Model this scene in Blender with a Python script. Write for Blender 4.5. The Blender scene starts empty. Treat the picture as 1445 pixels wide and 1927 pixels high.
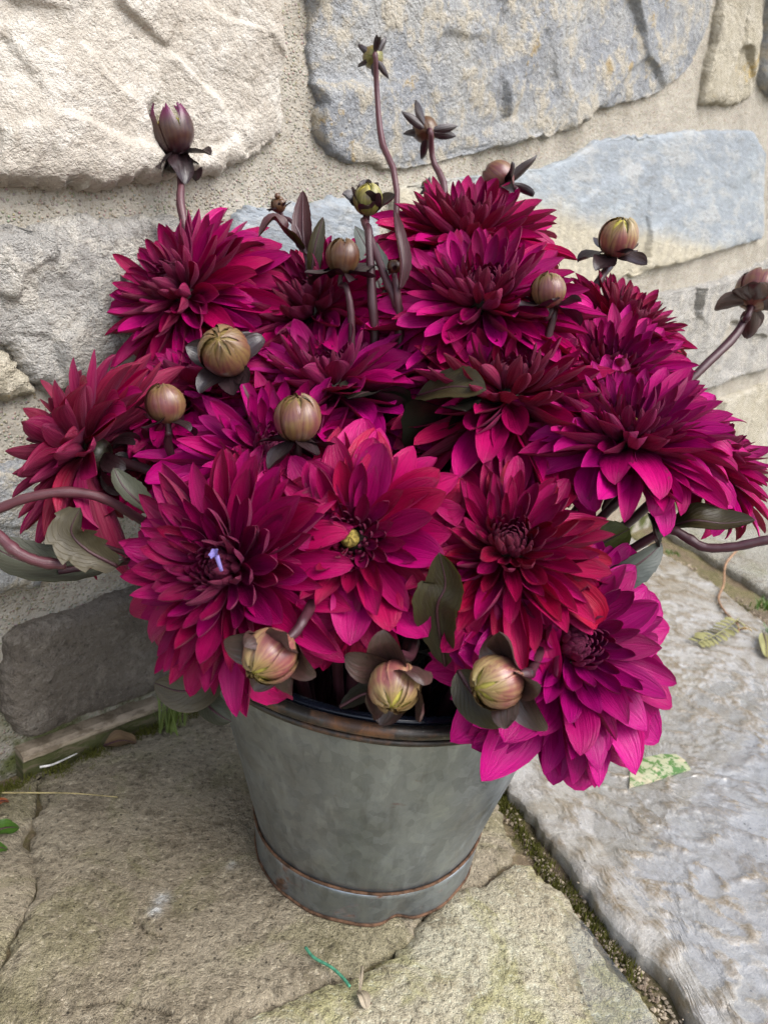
import bpy, math, random
import numpy as np
from mathutils import Vector, Matrix

random.seed(7)
SC = bpy.context.scene
COL = SC.collection
R_ = math.radians

# ------------------------------------------------------------------ camera
FPX, CX, CY = 1400.0, 722.5, 963.5          # lens in pixels of the 1445 x 1927 photograph
PITCH, ROLL, EYE = R_(18.3), R_(-6.17), 0.484
_F = Vector((0, math.cos(PITCH), -math.sin(PITCH)))
_U = Vector((0, math.sin(PITCH), math.cos(PITCH)))
_X = Vector((1, 0, 0))
CR = _X * math.cos(ROLL) - _U * math.sin(ROLL)
CU = _X * math.sin(ROLL) + _U * math.cos(ROLL)
CB = -_F
CAM = Vector((0, 0, EYE))
cd = bpy.data.cameras.new('camera')
cam = bpy.data.objects.new('camera', cd)
COL.objects.link(cam)
m = Matrix((CR, CU, CB)).transposed().to_4x4()
m.translation = CAM
cam.matrix_world = m
cd.sensor_fit = 'VERTICAL'
cd.sensor_height = 36
cd.lens = 36 * FPX / 1927
cd.clip_start = 0.02
cd.clip_end = 400
cd.dof.use_dof = True
cd.dof.focus_distance = 0.50
cd.dof.aperture_fstop = 11.0
SC.camera = cam

# ------------------------------------------------------------------ sky, sun, exposure
SUN_DIR = Vector((0.60, -0.42, 0.85)).normalized()      # towards the light: over the right shoulder
world = bpy.data.worlds.new('World')
SC.world = world
world.use_nodes = True
nt = world.node_tree
sky = nt.nodes.new('ShaderNodeTexSky')
sky.sky_type = 'NISHITA'
sky.sun_disc = False
sky.sun_elevation = math.asin(SUN_DIR.z)
sky.sun_rotation = math.atan2(SUN_DIR.x, SUN_DIR.y)
sky.air_density = 1.0
sky.dust_density = 3.0
hs = nt.nodes.new('ShaderNodeHueSaturation')
hs.inputs['Saturation'].default_value = 0.68
bg = nt.nodes['Background']
nt.links.new(sky.outputs[0], hs.inputs['Color'])
nt.links.new(hs.outputs[0], bg.inputs['Color'])
bg.inputs['Strength'].default_value = 0.13
sl = bpy.data.lights.new('sun', 'SUN')
sl.energy = 1.4
sl.angle = R_(48)
sl.color = (1.0, 0.99, 0.975)
so = bpy.data.objects.new('sun', sl)
COL.objects.link(so)
so.rotation_euler = SUN_DIR.to_track_quat('Z', 'Y').to_euler()
SC.view_settings.view_transform = 'Standard'
SC.view_settings.look = 'None'
SC.view_settings.exposure = 1.30
SC.view_settings.gamma = 1.0
SC.cycles.max_bounces = 6
SC.cycles.diffuse_bounces = 3
SC.cycles.glossy_bounces = 2
SC.cycles.transmission_bounces = 4
SC.cycles.use_denoising = True
SC.cycles.denoising_prefilter = 'NONE'
SC.cycles.caustics_reflective = False
SC.cycles.caustics_refractive = False
SC.cycles.transparent_max_bounces = 8

# ------------------------------------------------------------------ picture geometry to places
def ray(u, v):
    return _F + CR * ((u - CX) / FPX) - CU * ((v - CY) / FPX)
def at(u, v, depth):
    return CAM + ray(u, v) * depth
def gnd(u, v, z=0.0):
    d = ray(u, v)
    return CAM + d * ((z - EYE) / d.z)
def cv(x, y, z):
    """direction given as right, up, towards the viewer"""
    return (CR * x + CU * y + CB * z).normalized()
WA, WB = gnd(0, 1460), gnd(1445, 900)
WD = (WB - WA).normalized()
WN = Vector((WD.y, -WD.x, 0))              # wall normal, towards the yard
def wsh(u, v):
    d = ray(u, v)
    p = CAM + d * ((WA - CAM).dot(WN) / d.dot(WN))
    return ((p - WA).dot(WD), p.z)
def wpt(s, h, o=0.0):
    return WA + WD * s + Vector((0, 0, h)) + WN * o

# ------------------------------------------------------------------ numpy noise
_rng = np.random.RandomState(3)
_PERM = _rng.permutation(512)
_GRAD = _rng.uniform(-1, 1, (512, 3))
_GRAD /= np.linalg.norm(_GRAD, axis=1)[:, None]
def pnoise(p):
    p = np.asarray(p, float)
    i = np.floor(p).astype(int)
    f = p - i
    w = f * f * f * (f * (f * 6 - 15) + 10)
    out = np.zeros(len(p))
    for dx in (0, 1):
        for dy in (0, 1):
            for dz in (0, 1):
                h = _PERM[(_PERM[(_PERM[(i[:, 0] + dx) & 511] + i[:, 1] + dy) & 511] + i[:, 2] + dz) & 511]
                g = _GRAD[h]
                d = g[:, 0] * (f[:, 0] - dx) + g[:, 1] * (f[:, 1] - dy) + g[:, 2] * (f[:, 2] - dz)
                out += d * (w[:, 0] if dx else 1 - w[:, 0]) * (w[:, 1] if dy else 1 - w[:, 1]) * (w[:, 2] if dz else 1 - w[:, 2])
    return out * 1.6
def fbm(p, scale, octaves=4, gain=0.5, ridged=False):
    p = np.asarray(p, float) * scale
    a, s, o = 1.0, 0.0, np.zeros(len(p))
    for k in range(octaves):
        n = pnoise(p + 17.3 * k)
        if ridged:
            n = 1 - 2 * np.abs(n)
        o += a * n
        s += a
        a *= gain
        p = p * 2.07
    return o / s

# ------------------------------------------------------------------ materials
MATS = {}
class NB:
    """small node builder"""
    def __init__(self, name):
        self.m = bpy.data.materials.new(name)
        self.m.use_nodes = True
        self.t = self.m.node_tree
        self.b = self.t.nodes['Principled BSDF']
        self.out = self.t.nodes['Material Output']
    def n(self, kind, **kw):
        x = self.t.nodes.new('ShaderNode' + kind)
        for k, v in kw.items():
            setattr(x, k, v)
        return x
    def l(self, a, b):
        self.t.links.new(a, b)
    def val(self, sock, v):
        if isinstance(v, bpy.types.NodeSocket):
            self.l(v, sock)
        elif isinstance(v, tuple) and len(v) == 3 and sock.type == 'RGBA':
            sock.default_value = (*v, 1)
        else:
            sock.default_value = v
    def pos(self):
        return self.n('NewGeometry').outputs['Position']
    def uv(self):
        return self.n('UVMap').outputs['UV']
    def map(self, vec, scale=(1, 1, 1), rot=(0, 0, 0), loc=(0, 0, 0)):
        x = self.n('Mapping')
        self.l(vec, x.inputs['Vector'])
        x.inputs['Scale'].default_value = scale
        x.inputs['Rotation'].default_value = rot
        x.inputs['Location'].default_value = loc
        return x.outputs[0]
    def noise(self, vec, scale, detail=6, rough=0.6, dist=0.0):
        x = self.n('TexNoise')
        self.l(vec, x.inputs['Vector'])
        x.inputs['Scale'].default_value = scale
        x.inputs['Detail'].default_value = detail
        x.inputs['Roughness'].default_value = rough
        x.inputs['Distortion'].default_value = dist
        return x.outputs['Fac']
    def vor(self, vec, scale, feature='F1', out='Distance', rnd=1.0):
        x = self.n('TexVoronoi', feature=feature)
        self.l(vec, x.inputs['Vector'])
        x.inputs['Scale'].default_value = scale
        x.inputs['Randomness'].default_value = rnd
        return x.outputs[out]
    def ramp(self, fac, a, b, lo=0.0, hi=1.0):
        x = self.n('MapRange', interpolation_type='SMOOTHSTEP')
        self.l(fac, x.inputs['Value'])
        x.inputs['From Min'].default_value = a
        x.inputs['From Max'].default_value = b
        x.inputs['To Min'].default_value = lo
        x.inputs['To Max'].default_value = hi
        return x.outputs[0]
    def mix(self, fac, a, b, mode='MIX'):
        x = self.n('Mix', data_type='RGBA', blend_type=mode)
        self.val(x.inputs['Factor'], fac)
        self.val(x.inputs['A'], a)
        self.val(x.inputs['B'], b)
        return x.outputs['Result']
    def math(self, op, a, b=0.0):
        x = self.n('Math', operation=op)
        self.val(x.inputs[0], a)
        self.val(x.inputs[1], b)
        return x.outputs[0]
    def bump(self, h, strength=0.5, dist=0.002, prev=None):
        x = self.n('Bump')
        self.l(h, x.inputs['Height'])
        x.inputs['Strength'].default_value = strength
        x.inputs['Distance'].default_value = dist
        if prev is not None:
            self.l(prev, x.inputs['Normal'])
        return x.outputs[0]
    def fin(self, col, rough=0.8, normal=None, metal=0.0, spec=0.4):
        self.val(self.b.inputs['Base Color'], col)
        self.val(self.b.inputs['Roughness'], rough)
        self.val(self.b.inputs['Metallic'], metal)
        self.val(self.b.inputs['Specular IOR Level'], spec)
        if normal is not None:
            self.l(normal, self.b.inputs['Normal'])
        return self.m

def stone_mat(name, base, second, patch, dark, scale=1.0, patch_amt=0.5, bump=0.8, seed=0.0, streak=(1, 1, 1), rough=0.85, lo=0.47, lichen=None, grain=0.55):
    b = NB(name)
    p = b.map(b.pos(), loc=(seed * 3.1, seed * 1.7, seed * 2.3))
    ps = b.map(p, scale=streak)
    n1 = b.noise(ps, 10 * scale, 4, 0.62, 0.3)
    n2 = b.noise(ps, 30 * scale, 5, 0.70, 0.25)
    n3 = b.noise(ps, 150 * scale, 4, 0.78)
    c = b.mix(b.ramp(n1, 0.38, 0.62), base, second)
    c = b.mix(b.math('MULTIPLY', b.ramp(n2, lo, lo + 0.13), patch_amt), c, patch)
    c = b.mix(b.math('MULTIPLY', b.ramp(n3, 0.53, 0.68), grain), c, dark)
    c = b.mix(b.math('MULTIPLY', b.ramp(n3, 0.46, 0.32), grain * 0.8), c, tuple(min(0.8, x * 1.45 + 0.06) for x in base))
    c = b.mix(b.math('MULTIPLY', b.ramp(n2, 0.40, 0.29), 0.55), c, dark)
    if lichen:
        c = b.mix(b.math('MULTIPLY', b.ramp(n1, 0.60, 0.66), b.ramp(n2, 0.50, 0.58, 0, 0.8)), c, lichen)
    h1 = b.math('ADD', b.math('MULTIPLY', n2, 1.3), b.math('MULTIPLY', n3, 1.0))
    nm = b.bump(h1, min(1.0, bump * 1.15), 0.011)
    return b.fin(c, rough, nm, spec=0.3)

def mortar_mat():
    b = NB('sandy_mortar')
    p = b.pos()
    n1 = b.noise(p, 14, 4, 0.65, 0.4)
    n2 = b.noise(p, 190, 4, 0.75)
    g = b.vor(p, 330, 'F1')
    gc = b.vor(p, 330, 'F1', 'Color')
    c = b.mix(b.ramp(n1, 0.35, 0.66), (0.425, 0.395, 0.34), (0.335, 0.31, 0.265))
    c = b.mix(b.ramp(n2, 0.5, 0.70, 0, 0.7), c, (0.25, 0.20, 0.135))
    c = b.mix(b.math('MULTIPLY', b.ramp(g, 0.42, 0.2), 0.45), c, b.mix(0.6, (0.50, 0.42, 0.30), gc, 'MULTIPLY'))
    low = b.n('SeparateXYZ')
    b.l(p, low.inputs[0])
    c = b.mix(b.math('MULTIPLY', b.ramp(low.outputs['Z'], 0.11, 0.0), b.ramp(b.noise(p, 24, 5), 0.38, 0.6)), c, (0.085, 0.095, 0.030))
    h = b.math('ADD', b.math('MULTIPLY', n2, 1.0), b.math('MULTIPLY', b.ramp(g, 0.5, 0.1), 0.5))
    nm = b.bump(h, 0.9, 0.0035)
    nm = b.bump(n1, 0.6, 0.006, nm)
    return b.fin(c, 0.95, nm, spec=0.15)

def flag_mat(name, base, second, dark, moss=(0.20, 0.20, 0.07), moss_amt=0.5, wet=0.0, seed=0.0, stain=None, grain=1.0):
    b = NB(name)
    p = b.map(b.pos(), loc=(seed * 2.1, seed * 4.7, 0))
    n1 = b.noise(p, 8, 4, 0.6, 0.4)
    n2 = b.noise(p, 26, 6, 0.74, 0.2)
    n3 = b.noise(p, 170, 4, 0.80)
    c = b.mix(b.ramp(n1, 0.38, 0.62), base, second)
    c = b.mix(b.ramp(n2, 0.50, 0.64, 0, 0.7), c, dark)
    mn = b.noise(b.map(p, loc=(9, 5, 1)), 12, 5, 0.66, 1.0)
    c = b.mix(b.math('MULTIPLY', b.ramp(mn, 0.48, 0.62), moss_amt), c, moss)
    c = b.mix(b.math('MULTIPLY', b.ramp(n3, 0.53, 0.66), 0.75 * grain), c, tuple(x * 0.42 for x in dark))
    c = b.mix(b.math('MULTIPLY', b.ramp(n3, 0.46, 0.32), 0.65 * grain), c, tuple(min(0.75, x * 1.6 + 0.04) for x in base))
    c = b.mix(b.math('MULTIPLY', b.ramp(n2, 0.33, 0.27), b.ramp(n3, 0.58, 0.45, 0, 0.85)), c, (0.60, 0.60, 0.56))
    c = b.mix(b.math('MULTIPLY', b.ramp(n2, 0.66, 0.70), b.ramp(n3, 0.46, 0.54, 0, 0.8)), c, (0.045, 0.035, 0.025))
    pit = b.vor(p, 70, 'F1')
    c = b.mix(b.ramp(pit, 0.10, 0.05, 0, 0.85), c, (0.03, 0.025, 0.02))
    if stain:
        at_ = b.n('Attribute', attribute_name='silt')
        c = b.mix(b.math('MULTIPLY', at_.outputs['Fac'], b.ramp(n3, 0.62, 0.42, 0.45, 1.0)), c, stain)
    rough = b.ramp(n2, 0.35, 0.65, 0.75 - 0.5 * wet, 0.9 - 0.35 * wet)
    nm = b.bump(b.math('ADD', b.math('MULTIPLY', n2, 1.2), b.math('MULTIPLY', n3, 0.8 * grain)), 1.0 if grain == 1 else 0.6, 0.009 if grain == 1 else 0.005)
    b.b.inputs['Coat Weight'].default_value = min(1.0, wet)
    b.b.inputs['Coat IOR'].default_value = 1.5
    b.val(b.b.inputs['Coat Roughness'], b.ramp(n2, 0.38, 0.62, 0.10, 0.35))
    return b.fin(c, rough, nm, spec=0.25 + 0.3 * wet)

def soil_mat():
    b = NB('mossy_joint_soil')
    p = b.pos()
    n1 = b.noise(p, 18, 6, 0.65)
    n2 = b.noise(p, 150, 5, 0.75)
    c = b.mix(b.ramp(n1, 0.38, 0.6), (0.15, 0.11, 0.068), (0.13, 0.115, 0.045))
    c = b.mix(b.ramp(n2, 0.48, 0.68, 0, 0.7), c, (0.30, 0.23, 0.15))
    c = b.mix(b.ramp(n2, 0.46, 0.3, 0, 0.6), c, (0.03, 0.025, 0.015))
    nm = b.bump(n2, 1.0, 0.004)
    return b.fin(c, b.ramp(n1, 0.4, 0.6, 0.35, 0.85), nm, spec=0.4)

def zinc_mat(name, rust=0.25, base=(0.275, 0.305, 0.325), dirt=(0.12, 0.123, 0.122)):
    b = NB(name)
    p = b.pos()
    n1 = b.noise(b.map(p, scale=(1, 1, 0.55)), 16, 4, 0.62, 0.6)
    n2 = b.noise(p, 58, 5, 0.72, 0.5)
    n3 = b.noise(b.map(p, scale=(1, 1, 2.2)), 190, 3, 0.7)
    n5 = b.noise(b.map(p, scale=(1, 1, 0.06), loc=(5, 2, 1)), 75, 3, 0.6)
    c = b.mix(b.ramp(n1, 0.33, 0.66), base, tuple(x * 0.62 for x in base))
    c = b.mix(b.ramp(n2, 0.56, 0.72, 0, 0.55), c, dirt)
    c = b.mix(b.ramp(n2, 0.42, 0.28, 0, 0.40), c, (0.34, 0.36, 0.36))
    c = b.mix(b.ramp(n3, 0.62, 0.72, 0, 0.35), c, (0.38, 0.385, 0.36))
    spn = b.n('SeparateColor')
    b.l(b.vor(b.map(p, scale=(1, 1, 0.7)), 150, 'F1', 'Color'), spn.inputs[0])
    c = b.mix(0.35, c, b.mix(spn.outputs[0], tuple(x * 0.72 for x in base), tuple(min(1, x * 1.35) for x in base)))
    c = b.mix(b.ramp(n5, 0.54, 0.68, 0, 0.4), c, tuple(x * 1.5 for x in base))
    c = b.mix(b.ramp(n5, 0.44, 0.30, 0, 0.4), c, dirt)
    rn = b.noise(b.map(p, loc=(3, 1, 2)), 30, 4, 0.72, 0.4)
    rf = b.ramp(rn, 0.66 - rust * 0.45, 0.80 - rust * 0.45)
    rc = b.mix(b.ramp(n2, 0.4, 0.6), (0.13, 0.058, 0.026), (0.055, 0.030, 0.020))
    c = b.mix(rf, c, rc)
    met = b.ramp(rf, 0, 1, 0.85, 0.0)
    ro = b.ramp(n2, 0.3, 0.7, 0.30, 0.52)
    nm = b.bump(n2, 0.25, 0.0015)
    nm = b.bump(n3, 0.15, 0.0006, nm)
    return b.fin(c, ro, nm, met, 0.4)

def petal_mat(name, under):
    """petal sheet: dyed by the petal's own object colour, fine veins along the length, light shines through red"""
    b = NB(name)
    uv = b.uv()
    oi = b.n('ObjectInfo')
    col = oi.outputs['Color']
    v = b.n('SeparateXYZ')
    b.l(uv, v.inputs[0])
    st = b.noise(b.map(uv, scale=(15, 0.7, 1)), 1.0, 3, 0.6)
    st2 = b.noise(b.map(uv, scale=(42, 1.5, 1), loc=(3, 1, 0)), 1.0, 2, 0.6)
    if under:
        c = b.mix(0.55, col, (0.19, 0.028, 0.055))
        c = b.mix(b.ramp(st, 0.44, 0.58, 0, 0.75), c, b.mix(1.0, col, (0.42, 0.4, 0.42), 'MULTIPLY'))
        c = b.mix(b.ramp(st2, 0.54, 0.66, 0, 0.5), c, (0.34, 0.11, 0.13))
    else:
        c = b.mix(b.ramp(st, 0.44, 0.66, 0, 0.45), col, b.mix(1.0, col, (1.30, 1, 1.22), 'MULTIPLY'))
        c = b.mix(b.ramp(st2, 0.54, 0.66, 0, 0.45), c, b.mix(1.0, col, (0.62, 0.6, 0.58), 'MULTIPLY'))
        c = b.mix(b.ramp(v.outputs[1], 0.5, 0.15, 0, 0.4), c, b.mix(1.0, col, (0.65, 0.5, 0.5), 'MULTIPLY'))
    nm = b.bump(b.math('ADD', st, b.math('MULTIPLY', st2, 0.6)), 0.8, 0.0012)
    b.val(b.b.inputs['Base Color'], c)
    b.b.inputs['Roughness'].default_value = 0.38 if not under else 0.45
    b.b.inputs['Specular IOR Level'].default_value = 0.26 if not under else 0.28
    b.b.inputs['Sheen Weight'].default_value = 0.03 if not under else 0.08
    b.b.inputs['Sheen Roughness'].default_value = 0.4
    b.val(b.b.inputs['Sheen Tint'], (1.0, 0.45, 0.9))
    b.l(nm, b.b.inputs['Normal'])
    tr = b.n('BsdfTranslucent')
    b.val(tr.inputs['Color'], b.mix(0.55, col, (0.62, 0.0, 0.03)))
    mx = b.n('MixShader')
    mx.inputs[0].default_value = 0.25
    b.l(b.b.outputs[0], mx.inputs[1])
    b.l(tr.outputs[0], mx.inputs[2])
    b.l(mx.outputs[0], b.out.inputs['Surface'])
    return b.m

def plant_mat(name, c1, c2, rough=0.45, scale=1.0, trans=None, edge=None, spec=0.5, rib=0.0):
    b = NB(name)
    uv = b.uv()
    p = b.pos()
    st = b.noise(b.map(uv, scale=(9 * scale, 0.8, 1)), 1.0, 3, 0.6)
    n = b.noise(p, 130, 5, 0.65)
    c = b.mix(b.ramp(st, 0.36, 0.62), c1, c2)
    c = b.mix(b.ramp(n, 0.5, 0.75, 0, 0.4), c, tuple(x * 0.5 for x in c1))
    h = b.math('ADD', b.math('MULTIPLY', st, 1.0), b.math('MULTIPLY', n, 0.4))
    if rib:
        # side veins branching off a midrib
        s = b.n('SeparateXYZ')
        b.l(uv, s.inputs[0])
        au = b.math('ABSOLUTE', b.math('SUBTRACT', s.outputs[0], 0.5))
        ph = b.math('SUBTRACT', b.math('MULTIPLY', s.outputs[1], 12.0), b.math('MULTIPLY', au, 9.0))
        w = b.math('ABSOLUTE', b.math('SUBTRACT', b.math('FRACT', ph), 0.5))
        vein = b.math('MAXIMUM', b.ramp(w, 0.07, 0.0), b.ramp(au, 0.03, 0.0))
        c = b.mix(b.math('MULTIPLY', vein, rib), c, tuple(min(0.6, x * 1.9 + 0.02) for x in c2))
        h = b.math('SUBTRACT', h, b.math('MULTIPLY', vein, 0.8))
    nm = b.bump(h, 0.5, 0.0012)
    m_ = b.fin(c, rough, nm, spec=spec)
    if trans:
        tr = b.n('BsdfTranslucent')
        b.val(tr.inputs['Color'], trans)
        mx = b.n('MixShader')
        mx.inputs[0].default_value = 0.25
        b.l(b.b.outputs[0], mx.inputs[1])
        b.l(tr.outputs[0], mx.inputs[2])
        b.l(mx.outputs[0], b.out.inputs['Surface'])
    return m_

def bud_mat(name, base, pink, tip, tipamt=0.6):
    b = NB(name)
    uv = b.uv()
    s = b.n('SeparateXYZ')
    b.l(uv, s.inputs[0])
    st = b.noise(b.map(uv, scale=(7, 0.5, 1)), 1.0, 3, 0.6)
    st2 = b.noise(b.map(uv, scale=(20, 0.9, 1), loc=(2, 5, 0)), 1.0, 2, 0.6)
    p = b.pos()
    big = b.noise(p, 55, 3, 0.5)
    c = b.mix(b.ramp(big, 0.38, 0.62), base, pink)
    c = b.mix(b.ramp(st, 0.45, 0.62, 0, 0.6), c, tuple(x * 0.65 for x in pink))
    c = b.mix(b.ramp(st2, 0.5, 0.66, 0, 0.35), c, tuple(min(0.6, x * 1.45) for x in base))
    c = b.mix(b.ramp(s.outputs[1], 0.62, 0.95, 0, tipamt), c, tip)
    nm = b.bump(b.math('ADD', st, b.math('MULTIPLY', st2, 0.5)), 0.4, 0.0006)
    return b.fin(c, 0.30, nm, spec=0.55)

def plain(name, col, rough=0.6, metal=0.0, var=0.35, scale=90, spec=0.4, bump=0.3):
    b = NB(name)
    n = b.noise(b.pos(), scale, 5, 0.65)
    c = b.mix(b.ramp(n, 0.35, 0.68, 0, 1), tuple(min(1, x * (1 + var)) for x in col), tuple(x * (1 - var) for x in col))
    return b.fin(c, rough, b.bump(n, bump, 0.001), metal, spec)

def water_mat():
    b = NB('rain_water')
    t = b.t
    tr = b.n('BsdfTransparent')
    tr.inputs[0].default_value = (0.97, 0.975, 0.98, 1)
    gl = b.n('BsdfGlossy')
    gl.inputs['Roughness'].default_value = 0.06
    nm = b.bump(b.noise(b.pos(), 60, 3, 0.5), 0.05, 0.002)
    b.l(nm, gl.inputs['Normal'])
    lw = b.n('LayerWeight')
    lw.inputs['Blend'].default_value = 0.5
    b.l(nm, lw.inputs['Normal'])
    f5 = b.math('POWER', lw.outputs['Facing'], 4.0)
    mx = b.n('MixShader')
    b.l(b.math('ADD', b.math('MULTIPLY', f5, 0.90), 0.11), mx.inputs[0])
    b.l(tr.outputs[0], mx.inputs[1])
    b.l(gl.outputs[0], mx.inputs[2])
    b.l(mx.outputs[0], b.out.inputs['Surface'])
    return b.m

# ------------------------------------------------------------------ mesh + object helpers
def mesh(name, verts, faces, uvs=None, mats=(), midx=None, smooth=True):
    me = bpy.data.meshes.new(name)
    me.from_pydata([tuple(v) for v in verts], [], faces)
    for k in mats:
        me.materials.append(k)
    if midx is not None:
        me.polygons.foreach_set('material_index', midx)
    if uvs is not None:
        ul = me.uv_layers.new(name='UVMap')
        li = np.zeros(len(me.loops), dtype=np.int32)
        me.loops.foreach_get('vertex_index', li)
        ul.data.foreach_set('uv', np.asarray(uvs, dtype=np.float32)[li].ravel())
    if smooth:
        me.polygons.foreach_set('use_smooth', [True] * len(me.polygons))
    me.update()
    return me
def put(name, me, parent=None, mat=None):
    o = bpy.data.objects.new(name, me)
    COL.objects.link(o)
    if parent is not None:
        o.parent = parent
    if mat is not None:
        o.matrix_local = mat
    return o
def tag(o, label=None, cat=None, group=None, kind=None):
    if label: o['label'] = label
    if cat: o['category'] = cat
    if group: o['group'] = group
    if kind: o['kind'] = kind
    return o
def empty(name, loc, label, cat, group=None):
    o = bpy.data.objects.new(name, None)
    o.empty_display_size = 0.01
    COL.objects.link(o)
    o.location = loc
    return tag(o, label, cat, group)
def spline(pts, n):
    """Catmull-Rom through pts, n samples"""
    P = [Vector(p) for p in pts]
    P = [P[0] * 2 - P[1]] + P + [P[-1] * 2 - P[-2]]
    out = []
    segs = len(P) - 3
    for i in range(n):
        t = i / (n - 1) * segs
        k = min(int(t), segs - 1)
        t -= k
        a, b_, c, d = P[k:k + 4]
        out.append(0.5 * ((2 * b_) + (c - a) * t + (2 * a - 5 * b_ + 4 * c - d) * t * t + (3 * b_ - a - 3 * c + d) * t ** 3))
    return out
def tube_data(pts, radii, sides=8, cap=True):
    V, F, UV = [], [], []
    n = len(pts)
    ref = Vector((0.31, 0.22, 0.92)).normalized()
    for i, p in enumerate(pts):
        tg = (pts[min(i + 1, n - 1)] - pts[max(i - 1, 0)]).normalized()
        x = tg.cross(ref)
        if x.length < 1e-3:
            x = tg.cross(Vector((1, 0, 0)))
        x.normalize()
        y = tg.cross(x)
        for k in range(sides):
            a = 2 * math.pi * k / sides
            V.append(p + (x * math.cos(a) + y * math.sin(a)) * radii[i])
            UV.append((k / sides, i / (n - 1)))
    for i in range(n - 1):
        for k in range(sides):
            k2 = (k + 1) % sides
            F.append((i * sides + k, i * sides + k2, (i + 1) * sides + k2, (i + 1) * sides + k))
    if cap:
        F.append(tuple(range(sides - 1, -1, -1)))
        F.append(tuple((n - 1) * sides + k for k in range(sides)))
    return V, F, UV
def tube(name, pts, r0, r1, mat, parent=None, sides=8, n=16, rel=None):
    P = spline(pts, n) if len(pts) > 2 else [Vector(pts[0]).lerp(Vector(pts[1]), i / (n - 1)) for i in range(n)]
    if rel is not None:
        P = [p - rel for p in P]
    nodes = (n * 0.42, n * 0.78)
    V, F, UV = tube_data(P, [(r0 + (r1 - r0) * i / (n - 1)) * (1 + (0.22 * sum(math.exp(-((i - q) / 0.8) ** 2) for q in nodes) + 0.05 * math.sin(i * 2.1) if 'stem' in name else 0)) for i in range(n)], sides)
    return put(name, mesh(name, V, F, UV, (mat,)), parent)
def frame(axis, up=None):
    """rotation whose z is axis"""
    z = Vector(axis).normalized()
    u = Vector(up) if up is not None else Vector((0, 0, 1))
    x = u.cross(z)
    if x.length < 1e-4:
        x = Vector((1, 0, 0)).cross(z)
    x.normalize()
    return Matrix((x, z.cross(x), z)).transposed()

# ------------------------------------------------------------------ stone faces (walls and paving)
def chaikin(poly, it=2):
    for _ in range(it):
        q = []
        for i in range(len(poly)):
            a, b_ = poly[i], poly[(i + 1) % len(poly)]
            k = min(0.25, 0.008 / max(1e-6, math.hypot(b_[0] - a[0], b_[1] - a[1])))
            q.append((a[0] * (1 - k) + b_[0] * k, a[1] * (1 - k) + b_[1] * k))
            q.append((a[0] * k + b_[0] * (1 - k), a[1] * k + b_[1] * (1 - k)))
        poly = q
    return poly
def resample(poly, M):
    p = np.array(poly + [poly[0]])
    d = np.r_[0, np.cumsum(np.linalg.norm(np.diff(p, axis=0), axis=1))]
    t = np.linspace(0, d[-1], M, endpoint=False)
    return np.stack([np.interp(t, d, p[:, 0]), np.interp(t, d, p[:, 1])], 1)
def face_sheet(poly, M, K, seed, depth, bevel, rough_fn, edge_noise=0.003, centre=None, skirt=0.03, it=2):
    """a rough slab face over a polygon: rows of (a, b, height) + faces"""
    B = resample(chaikin(poly, it), M)
    c = np.array(centre) if centre is not None else B.mean(0)
    rad = B - c
    rl = np.linalg.norm(rad, axis=1)
    q = np.c_[B, np.full(M, seed * 1.37)]
    B = B + rad / rl[:, None] * ((fbm(q, 30, 3) * edge_noise * 1.8 + fbm(q, 150, 3) * edge_noise * 1.0)[:, None])
    g = 1 - (np.linspace(0, 1, K) ** 1.25)
    g[-1] = 0.004
    P = np.concatenate([c + (B - c) * gg for gg in g])
    # true distance to the outline, sampled
    D = np.full(len(P), 9.0)
    for j in range(0, M, max(1, M // 120)):
        D = np.minimum(D, np.hypot(P[:, 0] - B[j, 0], P[:, 1] - B[j, 1]))
    D = np.minimum(D, np.concatenate([(1 - gg) * rl for gg in g]))
    h = depth * (1 - np.exp(-D / bevel)) + rough_fn(np.c_[P, np.full(len(P), seed * 7.7)], D) * np.clip(D / bevel * 0.6, 0, 1)
    P3 = np.c_[P, h]
    sk = np.c_[B, np.full(M, -skirt)]
    V = np.r_[sk, P3]
    F = []
    for k in range(K):
        for j in range(M):
            j2 = (j + 1) % M
            F.append((k * M + j, k * M + j2, (k + 1) * M + j2, (k + 1) * M + j))
    F.append(tuple(K * M + j for j in range(M)))
    return V, F

def ccw(poly):
    a = sum(poly[i][0] * poly[(i + 1) % len(poly)][1] - poly[(i + 1) % len(poly)][0] * poly[i][1] for i in range(len(poly)))
    return list(poly) if a > 0 else list(poly)[::-1]
def facet_fn(seed, poly, n, amp, tilt, warp=0.02, blend=0.0016):
    rs = np.random.RandomState(seed)
    p = np.array(poly)
    lo, hi = p.min(0), p.max(0)
    pts = rs.uniform(lo, hi, (n, 2))
    off = rs.uniform(-amp, amp, n)
    gr = rs.uniform(-tilt, tilt, (n, 2))
    def fn(P):
        q = P[:, :2] + np.stack([fbm(P, 12, 3), fbm(P + 31.7, 12, 3)], 1) * warp
        d = np.linalg.norm(q[:, None, :] - pts[None], axis=2)
        w = np.exp(-(d - d.min(1)[:, None]) / blend)
        w /= w.sum(1)[:, None]
        pl = off[None] + ((q[:, None, :] - pts[None]) * gr[None]).sum(2)
        return (w * pl).sum(1)
    return fn

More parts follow.
